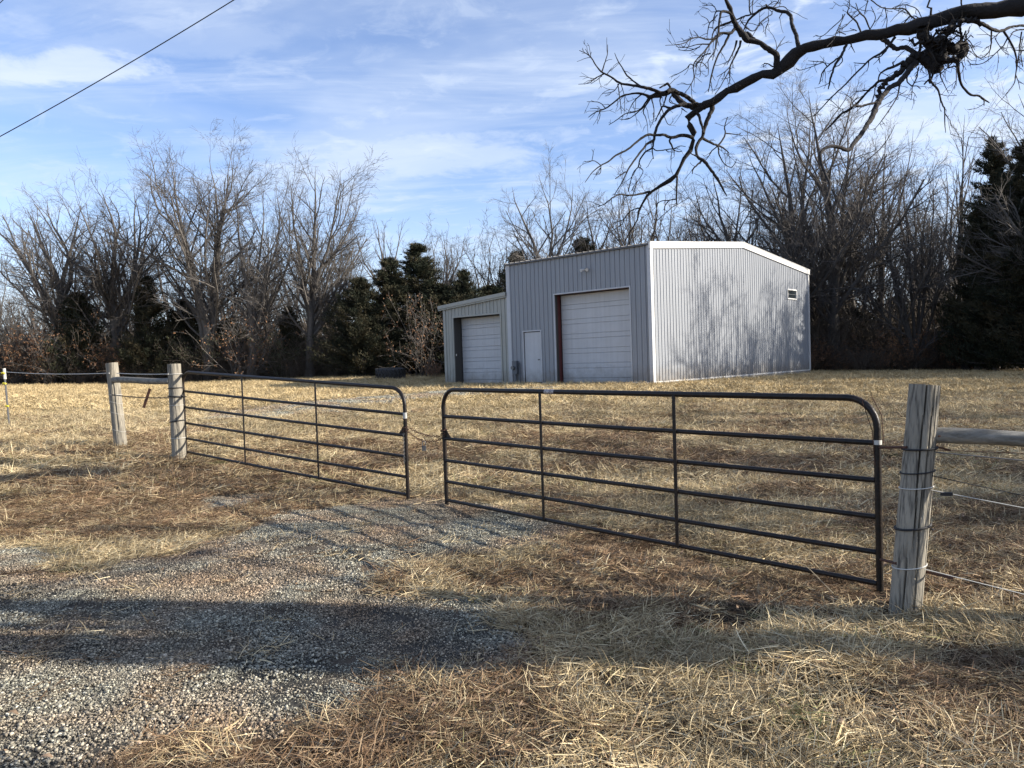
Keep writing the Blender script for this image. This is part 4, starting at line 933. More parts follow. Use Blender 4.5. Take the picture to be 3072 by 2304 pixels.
cord('fence_wire', 'dark sagging wire between the two left wooden posts, below their rail', fromto((336, 1184), 12.9, (560, 1190), 11.85, .035), .008, M_BLACKC, 'fence wire')
ss = [at(452, 1166, 12.36), at(429, 1223, 12.36)]
b = MB(); b.box(-.022, .022, -.004, .004, -.165, .165)
o = b.build('metal_strip', M_RUST, None, False, (ss[0]+ss[1])/2, (0, math.radians(21), 0)); tag(o, 'rusty flat strip hanging slanted on the dark wire between the left posts', 'metal strip')
# steel post at the far left
tp = thing('steel_post', 'thin steel post with yellow insulators at the left frame edge', 'steel post', (-11.619, 17.437, gz(-11.62, 17.44)))
b = MB(); b.tube([(-.0, 0, -.3), (-.085, .04, 1.15)], .019, 6); b.box(-.03, .03, -.01, .0, .0, .02); b.build('shaft', M_STEEL, tp, True)
b = MB(); b.tube([(-.08, .035, 1.12), (-.092, .042, 1.37)], .032, 8); b.build('cap', M_WHITEC, tp, True)
for f in (1.26, 1.02, .5):
    b = MB(); xx = -.085*f/1.3; b.tube([(xx-.02, -.02, f), (xx+.055, -.05, f)], [.028, .018], 8); b.build('insulator', M_YELLOW, tp, True)

# ------------------------------------------------------------------ chain and padlock
def chain(label, P0, P1, sag, nl=None, lk=.036, r=.0035, m=M_RUST):
    P0 = np.array(P0); P1 = np.array(P1); L = np.linalg.norm(P1-P0)+sag*sag*2.6/max(np.linalg.norm(P1-P0), .01)
    nl = max(4, int(L/(lk*.74))); pts = sagged(P0, P1, sag, nl+1); b = MB()
    for i in range(nl):
        c = (Vector(pts[i])+Vector(pts[i+1]))/2-Vector(P0); t = (Vector(pts[i+1])-Vector(pts[i])).normalized()
        s = t.cross(Vector((0, 0, 1))) if abs(t.z) < .9 else Vector((1, 0, 0)); s.normalize(); s2 = t.cross(s)
        if i % 2: s = s2
        a = lk*.5; w = lk*.30; loop = []
        for th in np.linspace(0, 2*math.pi, 11)[:-1]: loop.append(c+t*(a*math.cos(th))+s*(w*math.sin(th)))
        b.tube(loop+[loop[0]], r, 5, False)
    o = b.build('chain', m, None, True, P0); tag(o, label, 'chain', 'chains on the gates'); return o
cy1, cy2 = 8.93, 8.62
chain('upper chain sagging between the two gate halves', at(1229, 1284, cy1), at(1336, 1306, cy2), .045)
chain('lower chain between the gate halves, carrying the padlock', at(1229, 1298, cy1), at(1336, 1308, cy2), .085)
chain('thin loose chain end hanging down inside the left gate half', at(1211, 1300, 8.95), at(1213, 1392, 8.95), .0, lk=.03, r=.0025, m=M_STEEL)
for lb, s, gA, gB in (('chain wrapped round the end upright of the left gate half', 1, GLa, GLb), ('chain wrapped round the end upright of the right gate half', 0, GRa, GRb)):
    b = MB(); c = gp(gA, gB, s, .78)
    for k in range(14):
        th = k/14*6.283*2; q = Vector((math.cos(th)*.034, math.sin(th)*.034, -.035+.005*k)); tn = Vector((-math.sin(th), math.cos(th), .1)); up_ = Vector((0, 0, 1)) if k % 2 else Vector((math.cos(th), math.sin(th), 0))
        loop = [q+tn*(.018*math.cos(a))+up_*(.011*math.sin(a)) for a in np.linspace(0, 6.283, 9)]; b.tube(loop, .0035, 5, False)
    o = b.build('chain', M_RUST, None, True, c); tag(o, lb, 'chain', 'chains on the gates')
pk = at(1272, 1343, 8.76); pl = thing('padlock', 'dark laminated padlock with a long shackle hanging between the gate halves', 'padlock', pk)
b = MB()
for i in range(6): b.box(-.024, .024, -.013, .013, -.035+i*.0095, -.035+i*.0095+.008)
b.build('body', M_STEEL, pl)
b = MB(); b.tube([(-.017, 0, .02), (-.017, 0, .055)]+[(-.017*math.cos(a), 0, .06+.017*math.sin(a)) for a in np.linspace(0, math.pi, 7)]+[(.017, 0, .055), (.017, 0, .02)], .0042, 7); b.build('shackle', M_STEEL, pl, True)

# ------------------------------------------------------------------ tyres, logs, line
def tyre(label, px, py, Y, Rr, W, tilt, yaw, sc=1.0):
    c = at(px, py, Y); z = gz(c[0], Y); t = thing('tractor_tyre', label, 'tyre', (c[0], Y, z), yaw, 'old tractor tyres lying in the grass'); t.rotation_euler = (tilt, 0, yaw)
    b = MB(); n = 40; prof = [(.52, .0), (.56, .03), (.80, .01), (.95, .10), (1.0, .25), (1.0, .75), (.95, .90), (.80, .99), (.56, .97), (.52, 1.0), (.50, .5)]
    m = len(prof); vs = []; fs = []
    for k in range(n):
        th = 6.2832*k/n
        for r, h in prof: vs.append((Rr*r*math.cos(th), Rr*r*math.sin(th), W*h))
    for k in range(n):
        for j in range(m): fs.append((k*m+j, ((k+1) % n)*m+j, ((k+1) % n)*m+(j+1) % m, k*m+(j+1) % m))
    b.add(vs, fs); b.build('casing', M_RUBBER, t, True)
    b = MB()
    for k in range(22):
        th = 6.2832*k/22
        for sgn, z0, z1 in ((1, .06, .55), (-1, .45, .94)):
            t2 = th+(.14 if sgn < 0 else 0); q = []
            for f, rr in ((0, 1.0), (1, 1.0)):
                zz = W*(z0+(z1-z0)*f); a = t2+sgn*.22*f; 
                for da, r2 in ((-.045, .985), (.045, .985), (.035, 1.075), (-.035, 1.075)): q.append((Rr*r2*math.cos(a+da), Rr*r2*math.sin(a+da), zz))
            b.add(q, [(0,3,2,1),(4,5,6,7),(0,1,5,4),(1,2,6,5),(2,3,7,6),(3,0,4,7)])
    b.build('tread_lugs', M_RUBBER, t); return t
tyre('big black tractor tyre lying in the grass left of the low garage', 1172, 1130, 41.0, .76, .60, 0.06, .4)
tyre('black tyre leaning in the brush right of the low-branching tree', 2905, 1100, 44.0, .52, .38, math.radians(62), .2)
def log(label, px, Y, L, r, yaw):
    c = at(px, 1108, Y); o = thing('fallen_log', label, 'log', (c[0], Y, gz(c[0], Y)+r*.7), yaw); b = MB()
    b.tube([(f*L-L/2, .1*math.sin(f*4), .04*math.sin(f*6)) for f in np.linspace(0, 1, 9)], [r*(1.1-.35*f+.04*math.sin(f*23)) for f in np.linspace(0, 1, 9)], 12, jit=.04); b.build('trunk', M_BARK, o, True)
    b = MB(); b.tube([(-.2*L, 0, r*.5), (-.15*L, .1, r*2.2), (-.1*L, .15, r*3.2)], [r*.35, r*.25, r*.1], 7); b.build('branch_stub', M_BARK, o, True)
log('dark fallen log in the brush at the right frame edge', 2990, 43.2, 2.4, .2, .1)
log('thin pale fallen branch at the right frame edge', 3060, 42.2, 1.8, .07, -.25)
lw = sagged(at(-160, 495, 17), at(900, -125, 15), .10, 24); cord('power_line', 'thin dark overhead line crossing the sky at the upper left', lw, .010, M_BLACKC, 'power line')
cord('power_line', 'tip of a second overhead line in the top left corner', fromto((-120, 120), 17, (90, -75), 16.5, 0), .008, M_BLACKC, 'power line')
for nm, P0, P1, P2, r_ in (('long dry stem lying across the gravel below the gate gap', (1228, 1497, 8.55), (1290, 1483, 8.75), (1336, 1478, 8.85), .004),
        ('long pale bent stem lying in front of the cracked post', (2520, 1850, 4.75), (2680, 1858, 4.70), (2775, 1838, 4.80), .004),
        ('dry stem leaning on the bottom rail of the right gate', (2383, 1683, 5.48), (2420, 1700, 5.35), (2500, 1780, 5.05), .0025)):
    pp = [at(*q) for q in (P0, P1, P2)]
    if 'leaning' not in nm: pp = [np.array([q[0], q[1], gz(q[0], q[1])+.03]) for q in pp]
    o = cord('dry_stem', nm, resample(pp, 8), r_, M_WHITEC if False else None or mat('dry_stem_%d' % len(nm), (.42, .33, .2), .8), 'stem')

# ------------------------------------------------------------------ big tree on the right: only its low limb reaches into view
TREE_POLY = '''
3175,-10,40 3110,5,33 3072,15,29 3008,27,23 2947,35,23 2886,35,21 2825,56,17 2765,72,20 2734,84,18 2673,98,15 2613,107,15 2552,117,13.5 2491,126,14 2446,138,14 2403,153,16 2371,178,18 2344,205,16.5 2315,220,13.5 2281,226,12 2247,245,13 2213,258,12 2179,275,11 2150,302,12 2122,316,12 2095,325,10 2073,346,8.5 2062,362,8 2070,378,8 2079,403,7.5 2079,421,6.5 2070,448,6.5 2052,479,6 2036,507,5.5 2029,525,5.5 2000,547,5 1970,568,4.5 1950,577,4.2 1939,590,3.6 1930,606,3.2 1919,631,2.8 1912,660,2.4 1898,685,2.2 1885,705,2 1873,728,1
1950,575,3.6 1921,582,2.6 1887,586,2.2 1860,583,2 1839,592,1.8 1817,610,1.5 1794,620,1.2
1918,624,2 1898,629,1.6 1880,644,1.4 1871,658,1.3 1839,669,.8
1871,658,1.3 1867,672,1.2 1848,685,1 1819,701,.8
2029,527,4 2031,529,3.2 2030,561,2.6 2029,597,2.4 2031,615,1.2
2029,597,2 2009,601,1.5 1995,617,1.2 1992,631,.8
2009,601,1.5 1984,603,1.2 1966,617,.8
2079,414,6 2056,406,5.2 2038,407,4.8 2013,413,4.5 1993,405,3.8 1966,406,3.8 1943,404,3.7 1921,417,3.2 1903,432,2.8 1880,450,2.7 1848,466,2.4 1826,484,2.1 1803,496,1.8 1778,516,1.4 1755,547,.8
1803,496,1.5 1787,484,1.2 1776,482,1 1754,486,.7
1776,482,1 1780,457,.8 1775,448,.6
1803,496,1.2 1800,520,1 1778,522,.7
2058,312,6 2039,316,5.2 2014,325,4.5 1991,346,4.2 1978,366,4.2 1968,387,4.2 1964,405,4 1961,421,4.2 1943,430,3.4 1928,448,2.8 1907,475,2.7 1887,504,2.3 1876,527,1.9 1862,554,1.5 1842,586,1
1878,515,1.6 1846,536,1.3
1961,421,3 1957,443,2.3 1937,455,2.1 1921,477,2 1914,502,1.7 1903,513,1.5 1894,536,1.3 1885,574,1
1914,500,1.5 1929,511,1.2 1923,529,1 1907,550,.9 1894,572,.7
1957,440,2 1957,459,1.6 1961,477,1
1957,443,1.8 1971,452,1.5 2004,448,1.5 2023,446,1.4 2040,438,1.1 2057,440,.8
2013,413,3 2009,425,2.5 2016,437,2.5 2020,448,1.6 2035,455,1.2 2046,453,1
2136,318,8 2136,330,7 2129,344,6 2118,371,5.6 2111,394,5.2 2106,412,4.4 2095,425,4.6 2088,448,4.2 2093,470,4.2 2111,482,5 2124,498,4.2 2142,522,4.2 2158,547,3.6 2169,568,3 2181,588,1.5
2106,412,4 2124,423,3.6 2154,437,3.1 2169,443,2.2 2187,459,1
2154,437,2.3 2158,464,1.9 2169,486,1.5 2183,499,1.3 2194,502,1.2 2204,492,1 2210,477,.7
2154,437,2.6 2169,418,2.4 2176,400,2 2174,380,1.6 2183,351,.9
2176,400,1.8 2206,403,1.4 2228,407,.8
2154,437,2 2136,452,1.5 2125,470,1.1 2112,486,1
2093,470,3 2079,464,1.8 2070,458,1
2106,482,3 2088,498,2.2 2079,507,1.8 2077,522,1
2084,326,5 2095,345,4 2102,366,3.6 2108,385,3.2 2111,400,2.8
2115,320,10 2095,319,9 2073,319,8.5 2053,312,8 2034,296,8 2021,278,8 2012,272,8 1994,280,7 1971,284,7.5 1951,292,5.5 1940,290,3
2100,322,7 2084,310,6.5 2062,291,5.5 2034,278,5.5 2014,270,6 2000,276,5
1985,281,5 1971,274,5 1949,266,4.8 1921,260,4.2 1892,255,3.5 1858,249,3 1840,235,2.7 1820,224,2.6 1806,217,2.4 1790,199,1.8 1768,167,1.4 1738,151,.7
1806,215,2 1813,192,1.5 1822,163,1.1 1823,134,.6
1811,222,1.8 1781,237,1.4 1768,249,1.1 1735,253,.6
1806,228,1.4 1790,240,1 1772,252,.6
1921,258,2.6 1910,251,2.4 1881,226,2.3 1867,203,1.7 1854,183,1.4 1844,159,.7
1768,167,1.1 1756,147,.6
1820,224,1.4 1836,203,.7
1858,249,1.6 1845,270,1.2 1829,278,1 1806,280,.6
1853,252,1.5 1860,298,1.2 1864,341,.7
1862,252,1.3 1870,275,1 1874,310,.8 1872,345,.5
1960,288,4.5 1951,290,4 1915,280,3.2 1869,287,2.6 1847,303,2.2 1817,325,2 1786,337,1.3 1765,352,.7
1817,325,1.3 1797,307,1.1 1761,305,.6
1800,330,1.2 1799,352,.9 1791,370,.5
1810,329,1.2 1785,325,.9 1770,326,.5
1951,293,4 1940,312,2.4 1917,334,1.6 1885,357,1.1 1858,357,.6
1951,295,2.5 1930,332,1.4 1936,350,1.1 1942,373,.8 1944,405,.5
1945,295,2.5 1924,325,2 1903,336,1.7 1876,341,1.3 1850,360,1.1 1826,375,.7
1955,295,2 1962,330,1.2 1960,360,.9 1950,385,.5
1925,283,2 1905,300,1.4 1890,325,1 1880,350,.6
2012,276,4 2010,262,3.2 2003,251,3.2 1990,258,2.5 1978,264,2
1985,290,3 1980,305,1.7 1994,352,1.1 2003,372,.9 2010,374,.8 2020,364,.6
2000,285,2.5 1990,315,1.5 1975,345,1.1 1965,365,.7
2014,325,3.5 1989,319,2.3 1982,330,1.8 1971,352,1
2014,288,2 2008,305,1.4 2032,314,1
2045,325,2 2055,333,1.2 2062,337,.7
2338,220,12 2331,205,10 2330,192,9 2330,167,8.5 2317,154,8 2294,140,7.5 2276,127,7.5 2247,122,7.5 2236,113,9.5 2217,88,8.5 2202,65,7 2195,41,6 2188,20,6 2177,0,4.5 2166,-25,3
2276,127,6 2262,118,5 2250,108,5.5 2240,98,6
2195,45,4.2 2184,36,3.8 2165,34,3.6 2160,52,3.2 2156,90,3.1 2150,127,2.6 2143,158,1.7 2138,180,1
2205,86,4.5 2198,94,4.4 2188,102,4.2 2168,99,3.7 2150,110,3.8 2129,133,2.7 2118,149,2.2 2093,176,1.9 2080,197,1.7 2082,233,1.4 2066,264,1.1 2053,280,.7
2188,102,3.6 2175,131,3.1 2154,165,2.6 2141,201,2.3 2132,237,2 2125,276,1.1
2222,122,4 2219,135,3 2211,158,2.3 2190,201,2 2190,240,1
2210,122,3 2203,150,2 2190,175,1.6 2180,195,1
2190,201,1.7 2175,215,1.2 2150,231,.7
2192,205,1.6 2172,240,1.2 2158,265,1.1 2145,282,.8
2190,240,1.1 2184,262,.7
2202,63,3.4 2175,72,3.1 2152,81,2.6 2141,95,2.1 2135,115,1.4
2150,113,2.6 2120,118,2.2 2096,111,1.9 2077,115,1.6 2053,129,1.3 2028,134,1 1996,136,.6
2096,111,1.3 2088,100,1 2081,92,.6
2077,115,1.2 2066,110,.7
2129,132,2.3 2093,133,1.4 2068,140,1.1 2045,143,.9 2028,139,.6
2100,140,1.6 2075,150,1.2 2058,152,1 2034,149,.6
2080,197,1.5 2072,192,1.4 2059,206,1.1 2040,218,.9 2016,230,.6
2085,185,1.5 2110,190,1.2 2126,208,.8
2118,149,1.8 2110,175,1.4 2100,200,1.2 2102,222,.9 2098,230,.6
2132,160,2 2112,166,1.6 2100,180,1.4 2085,200,1.2
2143,158,1.6 2125,180,1.3 2125,205,1.1 2124,225,.8 2114,231,.5
2165,34,2 2150,34,1.9 2141,54,1.3 2138,84,.8
2150,34,1.4 2141,18,1.1 2125,15,.9 2107,16,.6
2141,20,1 2135,12,.8 2126,8,.5
2152,45,1.8 2142,58,1.7 2129,70,1.5 2123,95,1.1 2121,115,.7
2129,70,1.2 2120,56,.9 2102,47,.6
2410,152,9 2400,145,7 2394,135,6 2387,102,5.5 2376,75,5.2 2373,50,5 2360,36,5 2340,34,4.5 2317,25,4 2294,23,4 2272,36,3.5 2249,57,3 2238,75,2.3 2229,97,1.6 2226,115,1.2
2272,36,2.5 2254,43,2.3 2229,50,2.2 2206,61,2.2
2229,50,1.6 2222,62,1.5 2232,75,1.3 2238,84,1.2 2236,100,1
2238,72,1.6 2240,84,1.4 2258,93,1.4 2272,84,1.3 2283,66,1.3 2303,50,1.2 2317,43,1.1 2313,33,1 2301,25,.9
2254,43,2.2 2249,29,2.1 2249,0,1.6 2252,-15,1
2258,40,1.2 2257,20,1 2260,0,.8
2303,50,1.2 2306,63,1 2297,86,.9 2298,111,.6
2272,84,1 2262,100,.8 2258,108,.5
2283,68,1 2290,80,.8 2291,95,.5
2317,25,2 2330,11,1.6 2337,0,1.1
2299,20,2.5 2299,13,2 2290,18,1 2268,19,.6
2300,20,1.2 2322,4,1 2335,8,.9
2325,23,1.4 2349,20,1.2 2362,29,1.2 2358,35,.8
2347,38,1.6 2337,55,.8
2327,152,2 2340,130,1.2 2355,109,.7
2320,200,2 2300,190,1.4 2284,196,.7
2582,97,2.8 2570,67,2.3 2543,40,2.1 2547,24,1.5 2549,0,1
2610,88,2 2594,52,2.2 2579,40,1.5 2567,9,1
2579,40,1.5 2558,58,1.3 2535,80,1.2 2512,91,1.3 2537,104,1.2
2594,40,1.5 2604,0,1.4 2606,-12,1
2610,88,1.5 2625,61,1.2 2625,45,1 2613,20,.8
2607,-5,1.6 2620,5,1.6 2637,18,1.6 2658,26,1.7 2690,26,1.8 2713,27,2 2725,38,2.1 2731,46,2.2 2749,61,2.2 2760,68,2
2655,21,1.3 2661,61,1.2 2658,88,1.1
2731,48,2 2720,60,1.8 2708,76,1.6
2686,23,1.3 2700,17,1.2 2719,15,1.2 2749,26,1.2 2762,46,1.2 2768,60,1
2713,27,1.2 2690,45,1 2671,66,.6
2765,60,1.5 2745,48,1.2 2732,52,1
2528,43,1.4 2524,58,1.2 2491,88,1.2 2475,103,1.1 2461,109,1 2446,105,.6
2535,42,1.4 2524,65,1 2510,95,1 2500,120,1 2480,140,1
2570,92,1.5 2558,88,1 2550,85,.7
2550,26,1 2535,15,.8 2520,18,.6 2500,5,.5
2540,128,4.5 2534,145,4 2522,170,3.7 2512,184,3.4 2503,197,3.1 2497,217,2.9 2491,237,2.6 2488,252,2.4 2485,267,1.4
2522,170,2.5 2500,185,2.2 2482,200,2.1 2467,219,1.7 2458,252,1.1
2482,200,1.6 2470,186,1.3 2461,185,1.1 2440,184,1 2424,182,.6
2470,186,1.2 2440,198,1 2418,206,.9 2400,210,1 2388,205,.7
2525,170,1.5 2527,182,1.4 2518,195,1.3 2508,200,1.2
2552,130,2 2558,145,1.4 2565,158,.7
2685,112,4.2 2672,130,3.5 2652,152,3.2 2635,165,3 2613,176,2.7 2600,188,2.5 2588,200,2.4 2560,228,2.2 2528,261,2 2491,295,1.8 2461,328,1.4 2440,350,1
2675,125,3 2655,155,2.2 2640,170,1.6 2625,173,1.2
2600,190,1.6 2580,190,1.2 2561,188,.7
2606,182,1.8 2605,200,1 2600,215,.6
2636,170,1.8 2638,182,1.4 2640,190,.8
2643,112,8 2655,121,7 2664,128,6.5 2677,139,6 2689,146,6 2705,143,6.5 2719,143,6.5 2732,150,6.5 2740,158,7 2737,170,9 2740,182,10
2745,178,10 2730,184,10 2716,194,9.5 2707,207,8 2698,219,7.5 2683,230,6.5 2667,240,6.5 2653,252,6.5 2643,265,6.8 2640,283,6.5 2636,300,6.8 2631,316,6.8
2748,190,9 2734,200,8.5 2722,217,8 2710,234,7.8 2695,248,7.2 2673,261,7 2660,274,7 2649,286,7 2640,300,7.5 2631,316,8 2624,332,7.6 2616,349,7.4 2606,367,7 2594,386,6.7 2584,402,6.4 2573,416,6.4 2560,432,6 2546,450,5.8 2530,446,5.5 2505,438,5.2 2484,441,4.5 2468,450,4 2461,462,4.1 2463,482,4 2469,505,4 2480,530,4 2490,556,3.6 2486,580,3.2 2479,602,2.6 2464,628,1.4
2710,186,5 2704,188,4.2 2682,200,3.6 2661,207,3.1 2640,222,2.2 2634,243,1.5
2682,200,1.8 2678,188,1.5 2684,184,.8
2667,240,5 2650,242,4 2637,243,3.7 2622,258,3.4 2607,270,3.2 2582,298,3.1 2561,319,3.2 2540,333,3.2 2522,343,3.2 2497,371,2.6 2476,392,1.4
2607,270,2 2585,273,1.3 2563,273,.7
2645,293,4 2632,305,3.4 2619,310,3.2 2600,314,3 2582,319,3 2564,316,2.6 2556,322,2.4
2561,319,2 2558,308,1.5 2575,290,1.2
2530,338,1.8 2528,325,.8
2636,243,1.6 2625,265,1.2 2622,290,1 2615,310,.8
2630,300,2.6 2624,318,3 2614,334,2 
2710,240,3 2702,250,2.4 2698,261,2.2 2692,289,1.7 2673,322,1.5 2643,365,1.1 2620,392,.6
2692,289,1.3 2675,305,1 2664,319,.6
2696,286,1.3 2712,277,.8 2720,270,.6
2722,225,2.4 2721,240,2 2725,249,1.7 2737,258,1.6 2750,258,1.3 2762,267,.8
2737,258,1.5 2749,237,1.8 2752,222,1.8 2755,205,1.8
2737,258,1.4 2736,275,1.1 2734,298,.7
2737,275,1 2745,283,.8 2750,293,.5
2736,283,.9 2722,285,.7 2711,287,.5
2722,262,1 2714,260,.7
2789,208,4 2789,225,3.2 2792,243,2.9 2802,256,2.8 2813,267,2.8 2818,284,2.5 2822,301,2.2 2828,316,2 2834,328,1.9 2834,365,1.4 2837,398,.7
2834,340,1 2850,362,.8 2856,385,.5
2819,208,2 2822,230,1.6 2831,249,1.3 2845,279,.7
2872,180,5 2873,200,4.4 2877,225,3.8 2881,245,3.5 2889,261,3.2 2902,276,3 2916,286,3 2935,287,3 2950,297,2.8 2968,308,1.2
2952,300,2 2952,318,.8
2870,190,1.5 2869,225,1.2 2869,258,.7
2940,72,5 2930,66,5.5 2916,62,5.5 2900,60,6 2886,62,6.5 2870,72,7 2850,85,8 2835,100,8
2886,60,6 2916,63,5.6 2947,72,5 2965,82,4.6 2977,88,4.5 3005,93,4.4 3020,86,4.1 3032,81,3.9 3050,78,3.5 3072,77,3.4 3130,90,3
3011,94,3.2 3018,106,2.9 3026,118,2.7 3044,152,2.4 3050,188,2.1 3047,228,1.6 3040,255,1.2 3017,283,.7
2974,91,2.5 2974,122,2.2 2972,138,1.9 2968,155,1.6 2947,173,1.3 2930,170,1.1 2919,161,.9 2905,150,.7
3023,112,1.9 3012,135,1.7 2995,152,1.5 2962,182,1.3 2940,192,1.1 2916,194,1 2900,180,.6
3000,96,1.5 2985,110,1.3 2974,118,1.2
2985,115,1.2 3000,140,1 3015,158,.8 3025,165,.5
3044,150,1.5 3068,152,1.3 3110,155,1
3065,95,2.2 3060,130,1.8 3056,170,1.4 3050,205,1 3044,235,.6
3072,88,2 3055,90,1.8 3038,98,1.6 3026,118,1.2
3047,225,1.3 3055,245,1 3060,270,.6
3068,200,1.4 3062,150,1.2 3070,110,1.2
2765,80,16 2768,95,15 2772,112,15 2782,128,14 2795,138,14 2808,142,14 2822,140,15
2830,112,9 2815,122,10 2806,132,10
2822,145,15 2835,142,15 2850,148,13 2865,148,14 2880,140,15 2888,132,13
2888,132,13 2890,145,13 2885,160,12 2875,172,10 2870,183,7
2740,178,8 2755,172,10 2768,178,12 2782,190,15 2795,197,15 2810,205,13 2815,208,8
2768,168,10 2785,165,12 2800,172,13 2818,178,13 2835,180,10 2850,178,9 2868,175,9
2808,150,9 2798,165,9 2790,180,9
2838,150,9 2832,168,8 2828,185,9
2888,155,7 2897,157,7 2903,155,5
2845,95,8 2852,82,8 2862,68,8
2760,110,5 2762,135,4 2757,160,4 2752,185,4
2757,160,2 2740,150,1.5 2735,165,1.2
2883,-10,2 2884,10,2.2 2886,30,3 2884,55,3.2 2883,70,3.2 2880,88,3 2886,112,3.5
2886,112,2.5 2870,104,2 2850,98,1.8 2820,96,1.7
2895,112,2 2905,98,1.3 2908,90,1
2893,118,2 2905,120,1.5 2915,132,1.2 2925,150,.7
2895,124,1.6 2912,138,1.2 2920,155,1 2935,172,.9 2953,180,.6
2880,100,2.6 2862,90,2 2858,80,1.5
2805,130,2 2798,115,1.8 2792,100,1.6
2750,168,2 2745,185,1.6 2738,200,1
2757,200,1.8 2752,218,1.5 2745,232,1.1
2765,205,1.4 2760,218,.7
2860,185,1.5 2845,200,1.2 2825,218,.9 2802,235,.6
2885,185,1.4 2890,205,1 2880,225,.6
2740,130,2 2730,120,1.5 2727,112,1
2760,120,1.8 2742,112,1.4 2732,124,.9
2790,120,2.5 2775,110,2 2765,118,1.5
2800,145,6 2780,152,5 2765,160,5
'''
def limb():
    root = thing('gnarled_tree', 'dark gnarled leafless tree, its limb with a knotted clump reaching in from upper right', 'tree', (10.0, .3, gz(10.0, .3)-.1))
    org = np.array(root.location)
    placed = []          # (px, py, Y)
    def Y_main(x): return 8.6+(3072-x)/1300*1.7
    BR = {'limb': [], 'branches': [], 'knot': []}; thin = []
    lines = [l for l in TREE_POLY.strip().split('\n') if l.strip()]
    for li, l in enumerate(lines):
        q = np.array([[float(c) for c in t.split(',')] for t in l.split()])
        knot = q[:, 2].mean() > 6.2 and q[0, 0] > 2735 and q[0, 1] > 60 and li > 5
        if li == 0: Y = np.array([Y_main(x) for x in q[:, 0]]); dr = 0
        else:
            pl = np.array(placed); k = np.argmin(np.hypot(pl[:, 0]-q[0, 0], pl[:, 1]-q[0, 1])); y0 = pl[k, 2]
            L = np.r_[0, np.cumsum(np.hypot(np.diff(q[:, 0]), np.diff(q[:, 1])))]/F_PX*y0
            dr = R.uniform(-.75, .75)*(0.35 if knot else 1); Y = y0+dr*L+.12*np.sin(L*5+li)*np.minimum(L, .5)
        for a, y in zip(q, Y): placed.append((a[0], a[1], y))
        for i in range(len(q)-1):
            for f in (.33, .66): placed.append((q[i, 0]*(1-f)+q[i+1, 0]*f, q[i, 1]*(1-f)+q[i+1, 1]*f, Y[i]*(1-f)+Y[i+1]*f))
        P = np.array([at(a[0], a[1], y) for a, y in zip(q, Y)])
        rad = (q[:, 2]*1.02+.12)/F_PX*Y
        if li == 0:
            pre = np.array([[10.0, .3, 4.6], [9.7, 2.0, 6.0], [8.7, 5.0, 6.6], [7.2, 7.6, 6.4]]); P = np.vstack([pre, P]); rad = np.r_[.19, .165, .155, .145, rad]
        if len(P) >= 2:
            n = max(len(P)*3, 5); S = resample(np.c_[P, rad], n); P2, r2 = S[:, :3], np.maximum(S[:, 3], .002)
        else: P2, r2 = P, rad
        # knobbly outline
        nb = len(P2); wob = r2[:, None]*rng.normal(0, 1, (nb, 3))*(.10 if r2.max() > .02 else .16); wob[0] = 0; P2 = P2+wob
        r2 = r2*(1+rng.normal(0, .06 if r2.max() > .02 else .05, nb))
        sides = 14 if r2.max() > .04 else (8 if r2.max() > .012 else 5)
        BR['limb' if li == 0 else ('knot' if knot else 'branches')].append((P2-org, r2, sides))
        if q[:, 2].mean() < 3.2: thin.append((P2, r2))
    tw = []
    for P2, r2 in thin:
        seg = np.linalg.norm(np.diff(P2, axis=0), axis=1); L = seg.sum(); n = int(L*6)+1
        for _ in range(n):
            j = R.randrange(min(max(1, len(P2)//5), len(P2)-2), len(P2)-1); d = unit(P2[j+1]-P2[j]); p = P2[j]
            ln = R.uniform(.05, .24)*(1.0 if R.random() < .75 else 1.5)
            q, r = grow(p-org, unit(perp(d, R.uniform(.5, 1.1))+np.array([0, 0, R.uniform(-.5, .25)])), ln, min(r2[j]*.75, .0042), 4, .22, -.02, .55); r = np.maximum(r, .0022)
            tw.append((q, r, 4))
            for __ in range(R.choice((0, 1, 1, 2))):
                k = R.randrange(1, 4); q2, r3 = grow(q[k], perp(unit(q[k+1 if k < 4 else 4]-q[k-1]), R.uniform(.5, 1.0)), ln*R.uniform(.25, .5), .0028, 3, .2, 0, .7); tw.append((q2, np.maximum(r3, .002), 4))
    # twigs bristling from the knot
    for P2, r2, s in BR['knot']:
        for _ in range(16):
            j = R.randrange(len(P2)); dd = unit(rv()); q, r = grow(P2[j]+dd*r2[j]*.8, dd, R.uniform(.06, .3), .004, 4, .3, -.03, .5); tw.append((q, np.maximum(r, .002), 4))
    # gnarled lumps make the knot read as burled dead wood
    for _ in range(26):          # tangle of dead shoots binding the knot to the limb
        a0 = at(R.gauss(2812, 28), R.gauss(128, 28), 8.95+R.gauss(0, .12)); q, r = grow(a0-org, unit(rv()), R.uniform(.18, .5), R.uniform(.010, .022), 8, .5, -.02, .45); BR['knot'].append((q, r, 6))
    kv = BR.pop('knot')
    for P_, r_, n_ in kv: P_ += np.random.default_rng(len(P_)).normal(0, .012, P_.shape)
    BR['branches'] += kv
    for nm, key in (('limb', 'limb'), ('branches', 'branches')):
        v, f = tubes_np(BR[key])
        if key != 'branches':
            k = 9.0; nn = np.stack([fbm(v[:, 0]*1.0+v[:, 2]*.7, v[:, 1]+v[:, 2], k, 3, s_) for s_ in (1, 2, 3)], 1)-.5; v = v+nn*.06
        obj(nm, np_mesh(nm, v, f, [M_DBARK], True), root)
    v, f = tubes_np(tw); obj('twigs', np_mesh('twigs', v, f, [M_DBARK], True), root)
